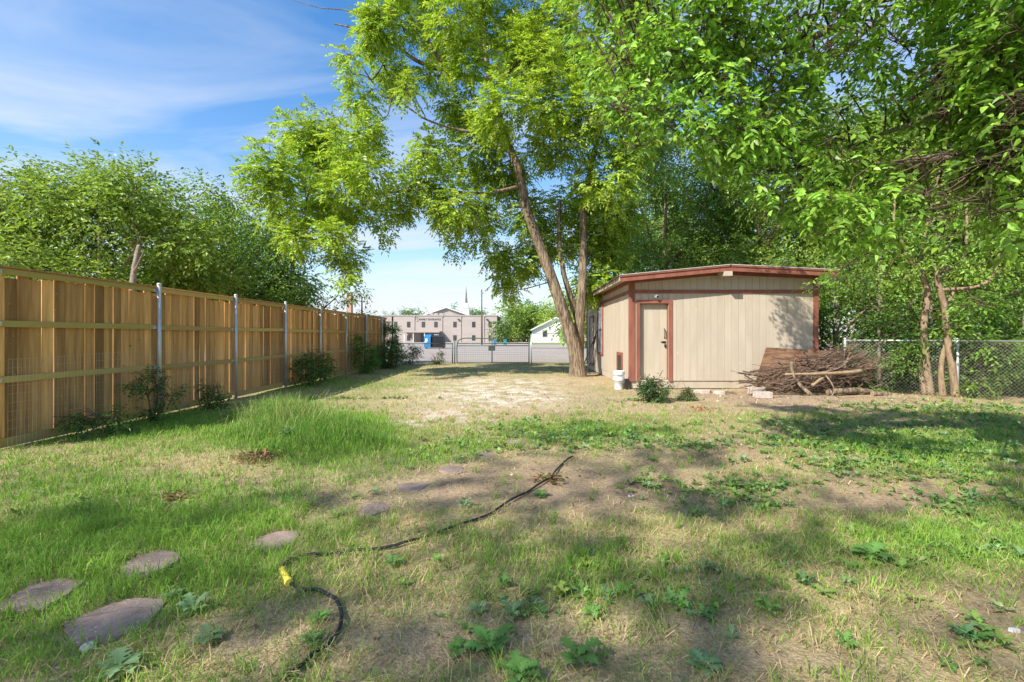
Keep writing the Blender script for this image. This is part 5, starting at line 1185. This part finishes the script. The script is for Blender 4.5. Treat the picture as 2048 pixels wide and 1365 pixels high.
# ------------------------------------------------------------------ grass
def blades(px, py, h, w, lean, ang, col, z0=None):
    n = len(px); z = gz(px, py) if z0 is None else z0
    d = np.stack([np.cos(ang), np.sin(ang), np.zeros(n)], 1)
    ph = rng.uniform(0, 6.28, n); s = np.stack([np.cos(ph), np.sin(ph), np.zeros(n)], 1) * (w / 2)[:, None]
    b = np.stack([px, py, z - .004], 1); up = np.array([0, 0, 1.0])
    m1 = b + d * (lean * h * .35)[:, None] + up * (h * .6)[:, None]
    tp = b + d * (lean * h)[:, None] + up * (h * np.maximum(1 - .45 * lean, .08))[:, None]
    if z0 is not None:
        V = np.stack([b - s, b + s, tp], 1).reshape(-1, 3); i = np.arange(n)[:, None] * 3
        return V, np.zeros((0, 4), int), i + [0, 1, 2], np.repeat(col, 3, 0)
    V = np.stack([b - s, b + s, m1 - s * .75, m1 + s * .75, tp], 1).reshape(-1, 3)
    i = np.arange(n)[:, None] * 5
    return V, i + [0, 1, 3, 2], i + [2, 3, 4], np.repeat(col, 5, 0)
def scatter(n, y0, y1, x0=-7.0, x1=12.0, pad=.6):
    """Even scatter over the part of the yard between two distances that a camera here could see."""
    y = np.sqrt(rng.uniform(y0 * y0, y1 * y1, n)); half0 = np.maximum(-1.14 * y - pad, x0); half1 = np.minimum(1.10 * y + pad, x1)
    x = half0 + rng.random(n) * (half1 - half0)
    ok = ~((x > SX0 - .1) & (y > SY - .05)) & (y < 25.9)
    wgt = (half1 - half0) / (2.24 * y + 2 * pad)
    ok &= rng.random(n) < wgt
    for sx_, sy_, sr in stone_xy: ok &= (x - sx_) ** 2 + (y - sy_) ** 2 > (sr * rng.uniform(.78, 1.05, n)) ** 2
    return x[ok], y[ok]
G_green, G_lime, G_dry, G_brown = map(np.array, ((.18, .345, .05), (.29, .445, .075), (.62, .50, .27), (.43, .305, .175)))
Vl, Q, T3, Cl = [], [], [], []; off = 0
def push(r):
    global off
    V, q, t, c = r
    Vl.append(V); Q.append(q + off); T3.append(t + off); Cl.append(c); off += len(V)
for (n, y0, y1, hh, ww) in ((95000, 1.7, 4.2, .082, .0046), (135000, 4.2, 9.5, .08, .0066), (85000, 9.5, 26, .08, .0125)):
    x, y = scatter(n, y0, y1)
    ba, gr, lu, st = maps(x, y)
    clump = vnoise(x, y, 9, 63, 2)
    dens = np.clip(.06 + 1.0 * lu + .30 * st * (1 - ba) + (clump - .5) * 1.0, .02, 1) * (1 - .75 * gr) * (1 - .55 * ba)
    k = rng.random(len(x)) < dens
    x, y, lu, st, clump = x[k], y[k], lu[k], st[k], clump[k]; n_ = len(x)
    h = hh * 1.12 * rng.uniform(.4, 1.5, n_) * (.5 + .7 * np.clip(lu, 0, 1.2)) * (.35 + 1.3 * clump ** 1.3)
    pg = np.clip(.36 + .9 * lu - .30 * st, .2, .97)
    green = rng.random(n_) < pg
    mixc = rng.random((n_, 1))
    c = np.where(green[:, None], G_green * (1 - mixc) + G_lime * mixc, G_dry * (1 - mixc * .8) + G_brown * mixc * .8) * rng.uniform(.7, 1.3, (n_, 1))
    lean = np.where(green, rng.uniform(.2, 1.1, n_), rng.uniform(.8, 2.0, n_))
    push(blades(x, y, h, ww * rng.uniform(.7, 1.3, n_), lean, rng.uniform(0, 6.28, n_), c))
nt = 1500; tx, ty = scatter(nt, 1.9, 10.5); ba, gr, lu, st = maps(tx, ty); kk_ = rng.random(len(tx)) < .25 + .6 * lu; tx, ty, lu = tx[kk_], ty[kk_], lu[kk_]
per = 22; cxx, cyy = np.repeat(tx, per), np.repeat(ty, per); n_ = len(cxx); sp = .012 + .012 * rng.random(n_)
x, y = cxx + rng.normal(size=n_) * sp, cyy + rng.normal(size=n_) * sp
hb = np.repeat(rng.uniform(.05, .15, len(tx)), per) * rng.uniform(.5, 1.2, n_); mixc = np.clip(np.repeat(rng.random(len(tx)), per) + rng.normal(size=n_) * .2, 0, 1)[:, None]
c = (G_green * (1 - mixc) + G_lime * mixc) * rng.uniform(.8, 1.2, (n_, 1)); dryb = rng.random(n_) < .18; c[dryb] = G_dry * .9
push(blades(x, y, hb, rng.uniform(.003, .006, n_), rng.uniform(.2, 1.1, n_), rng.uniform(0, 6.28, n_), c))
# dry litter lying on the soil
for (n, y0, y1, ll, ww) in ((50000, 1.7, 4.2, .07, .003), (50000, 4.2, 9.5, .08, .0045), (26000, 9.5, 22, .1, .009)):
    x, y = scatter(n, y0, y1); n_ = len(x)
    mixc = rng.random((n_, 1)); c = (G_dry * (1 - mixc) + G_brown * mixc) * rng.uniform(.6, 1.25, (n_, 1))
    push(blades(x, y, ll * rng.uniform(.4, 1.2, n_) * .45, ww * rng.uniform(.7, 1.3, n_), rng.uniform(1.9, 2.05, n_), rng.uniform(0, 6.28, n_), c, gz(x, y) + .006))
tag(link('grass', mesh_np('grass', np.concatenate(Vl), [np.concatenate(Q), np.concatenate(T3)], M['grass'], np.concatenate(Cl))), 'short patchy green and straw coloured grass of the yard', 'grass', kind='stuff')
# tall grass clump on the mound
Vl, Q, T3, Cl = [], [], [], []; off = 0
for (cx_, cy_, rx, ry, n, h0, lim) in ((565, 850, 80, 24, 3200, .52, .9), (650, 880, 105, 28, 4800, .29, .25), (500, 880, 70, 20, 1200, .28, .5), (750, 890, 60, 16, 800, .18, .2), (560, 905, 90, 12, 900, .16, .2)):
    u = rng.normal(size=(n, 2)) * .5
    X = np.array([G(cx_ + a * rx, max(cy_ + b * ry, 790)) for a, b in u])
    h = h0 * rng.uniform(.45, 1.35, n) * np.exp(-.35 * (u ** 2).sum(1))
    mixc = rng.random((n, 1)) ** .8; c = (np.array((.10, .235, .035)) * (1 - mixc) + np.array((.20, .34, .06)) * mixc) * rng.uniform(.8, 1.25, (n, 1))
    pale = rng.random(n) < lim * .25; c[pale] = np.array((.42, .42, .16))
    push(blades(X[:, 0], X[:, 1], h, rng.uniform(.004, .009, n), rng.uniform(.15, 1.0, n), rng.uniform(0, 6.28, n), c))
n = 260; u = rng.normal(size=(n, 2)) * .5
X = np.array([G(565 + a * 120, max(858 + b * 26, 800)) for a, b in u])
push(blades(X[:, 0], X[:, 1], rng.uniform(.35, .78, n), rng.uniform(.005, .008, n), rng.uniform(.3, 1.2, n), rng.uniform(0, 6.28, n), np.array((.40, .44, .16)) * rng.uniform(.7, 1.2, (n, 1))))
tag(link('tall_grass', mesh_np('tall_grass', np.concatenate(Vl), [np.concatenate(Q), np.concatenate(T3)], M['grass'], np.concatenate(Cl))), 'clump of tall bright green grass on the lawn', 'grass', kind='stuff')


# ------------------------------------------------------------------ fallen leaves and twigs on the soil
x, y = scatter(3600, 1.9, 13); n = len(x); d = rng.normal(size=(n, 3)); d[:, 2] *= .3; nr = rng.normal(size=(n, 3)) * .45 + [0, 0, 1]
cols = np.array([(.30, .17, .09), (.40, .26, .14), (.20, .12, .075), (.46, .36, .2), (.14, .10, .075)])[rng.integers(0, 5, n)] * rng.uniform(.6, 1.2, (n, 1))
V, F, C = leaf_geo(np.stack([x, y, gz(x, y) + .012 + .015 * rng.random(n)], 1), d, nr, rng.uniform(.02, .06, n), rng.uniform(.01, .03, n), cols, 'rhomb')
tag(link('leaf_litter', mesh_np('leaf_litter', V, [F], M['weed'], C)), 'scattered fallen leaf bits on the soil of the yard', 'leaves', kind='stuff')
tw = Twigs(); x, y = scatter(420, 1.9, 12)
for a, b in zip(x, y):
    an = random.uniform(0, 6.28); L = random.uniform(.05, .22); p0 = np.array([a, b, float(gz(a, b)) + .012]); dv = np.array([math.cos(an), math.sin(an), 0]) * L
    tw.path([p0, p0 + dv * .5 + rng.normal(size=3) * .012 + [0, 0, .008], p0 + dv], [.003, .0028, .002])
tag(tw.build('twig_litter', M['stick'], None), 'small dry twigs strewn over the yard', 'twigs', kind='stuff')
# clods and pebbles of the bare soil
x, y = scatter(15000, 1.9, 12.5); ba, gr, lu, st = maps(x, y); k = rng.random(len(x)) < .12 + .9 * ba + .5 * gr; x, y, gr = x[k], y[k], gr[k]; n = len(x)
r = rng.uniform(.003, .010, n) * (1 + rng.random(n) ** 6 * 1.6) * np.interp(y, [2, 12], [.8, 1.8]); ph = rng.uniform(0, 6.28, n)
base = np.stack([x, y, gz(x, y) + .001], 1); V = [base + np.stack([np.cos(ph + a) * r * rng.uniform(.7, 1.2, n), np.sin(ph + a) * r * rng.uniform(.7, 1.2, n), -r * .3], 1) for a in (0, 1.57, 3.14, 4.71)]
V.append(base + np.stack([rng.normal(size=n) * r * .25, rng.normal(size=n) * r * .25, r * rng.uniform(.5, 1.0, n)], 1))
V = np.stack(V, 1).reshape(-1, 3); i = np.arange(n)[:, None] * 5
cc = np.where((rng.random(n) < .12 + .6 * gr)[:, None], np.array((.60, .53, .45)), np.array((.30, .21, .145))) * rng.uniform(.45, 1.3, (n, 1))
tag(link('soil_clods', mesh_np('soil_clods', V, [np.concatenate([i + [0, 1, 4], i + [1, 2, 4], i + [2, 3, 4], i + [3, 0, 4]])], M['ground'], np.repeat(cc, 5, 0))), 'small clods and pebbles on the bare soil', 'clods', kind='stuff')
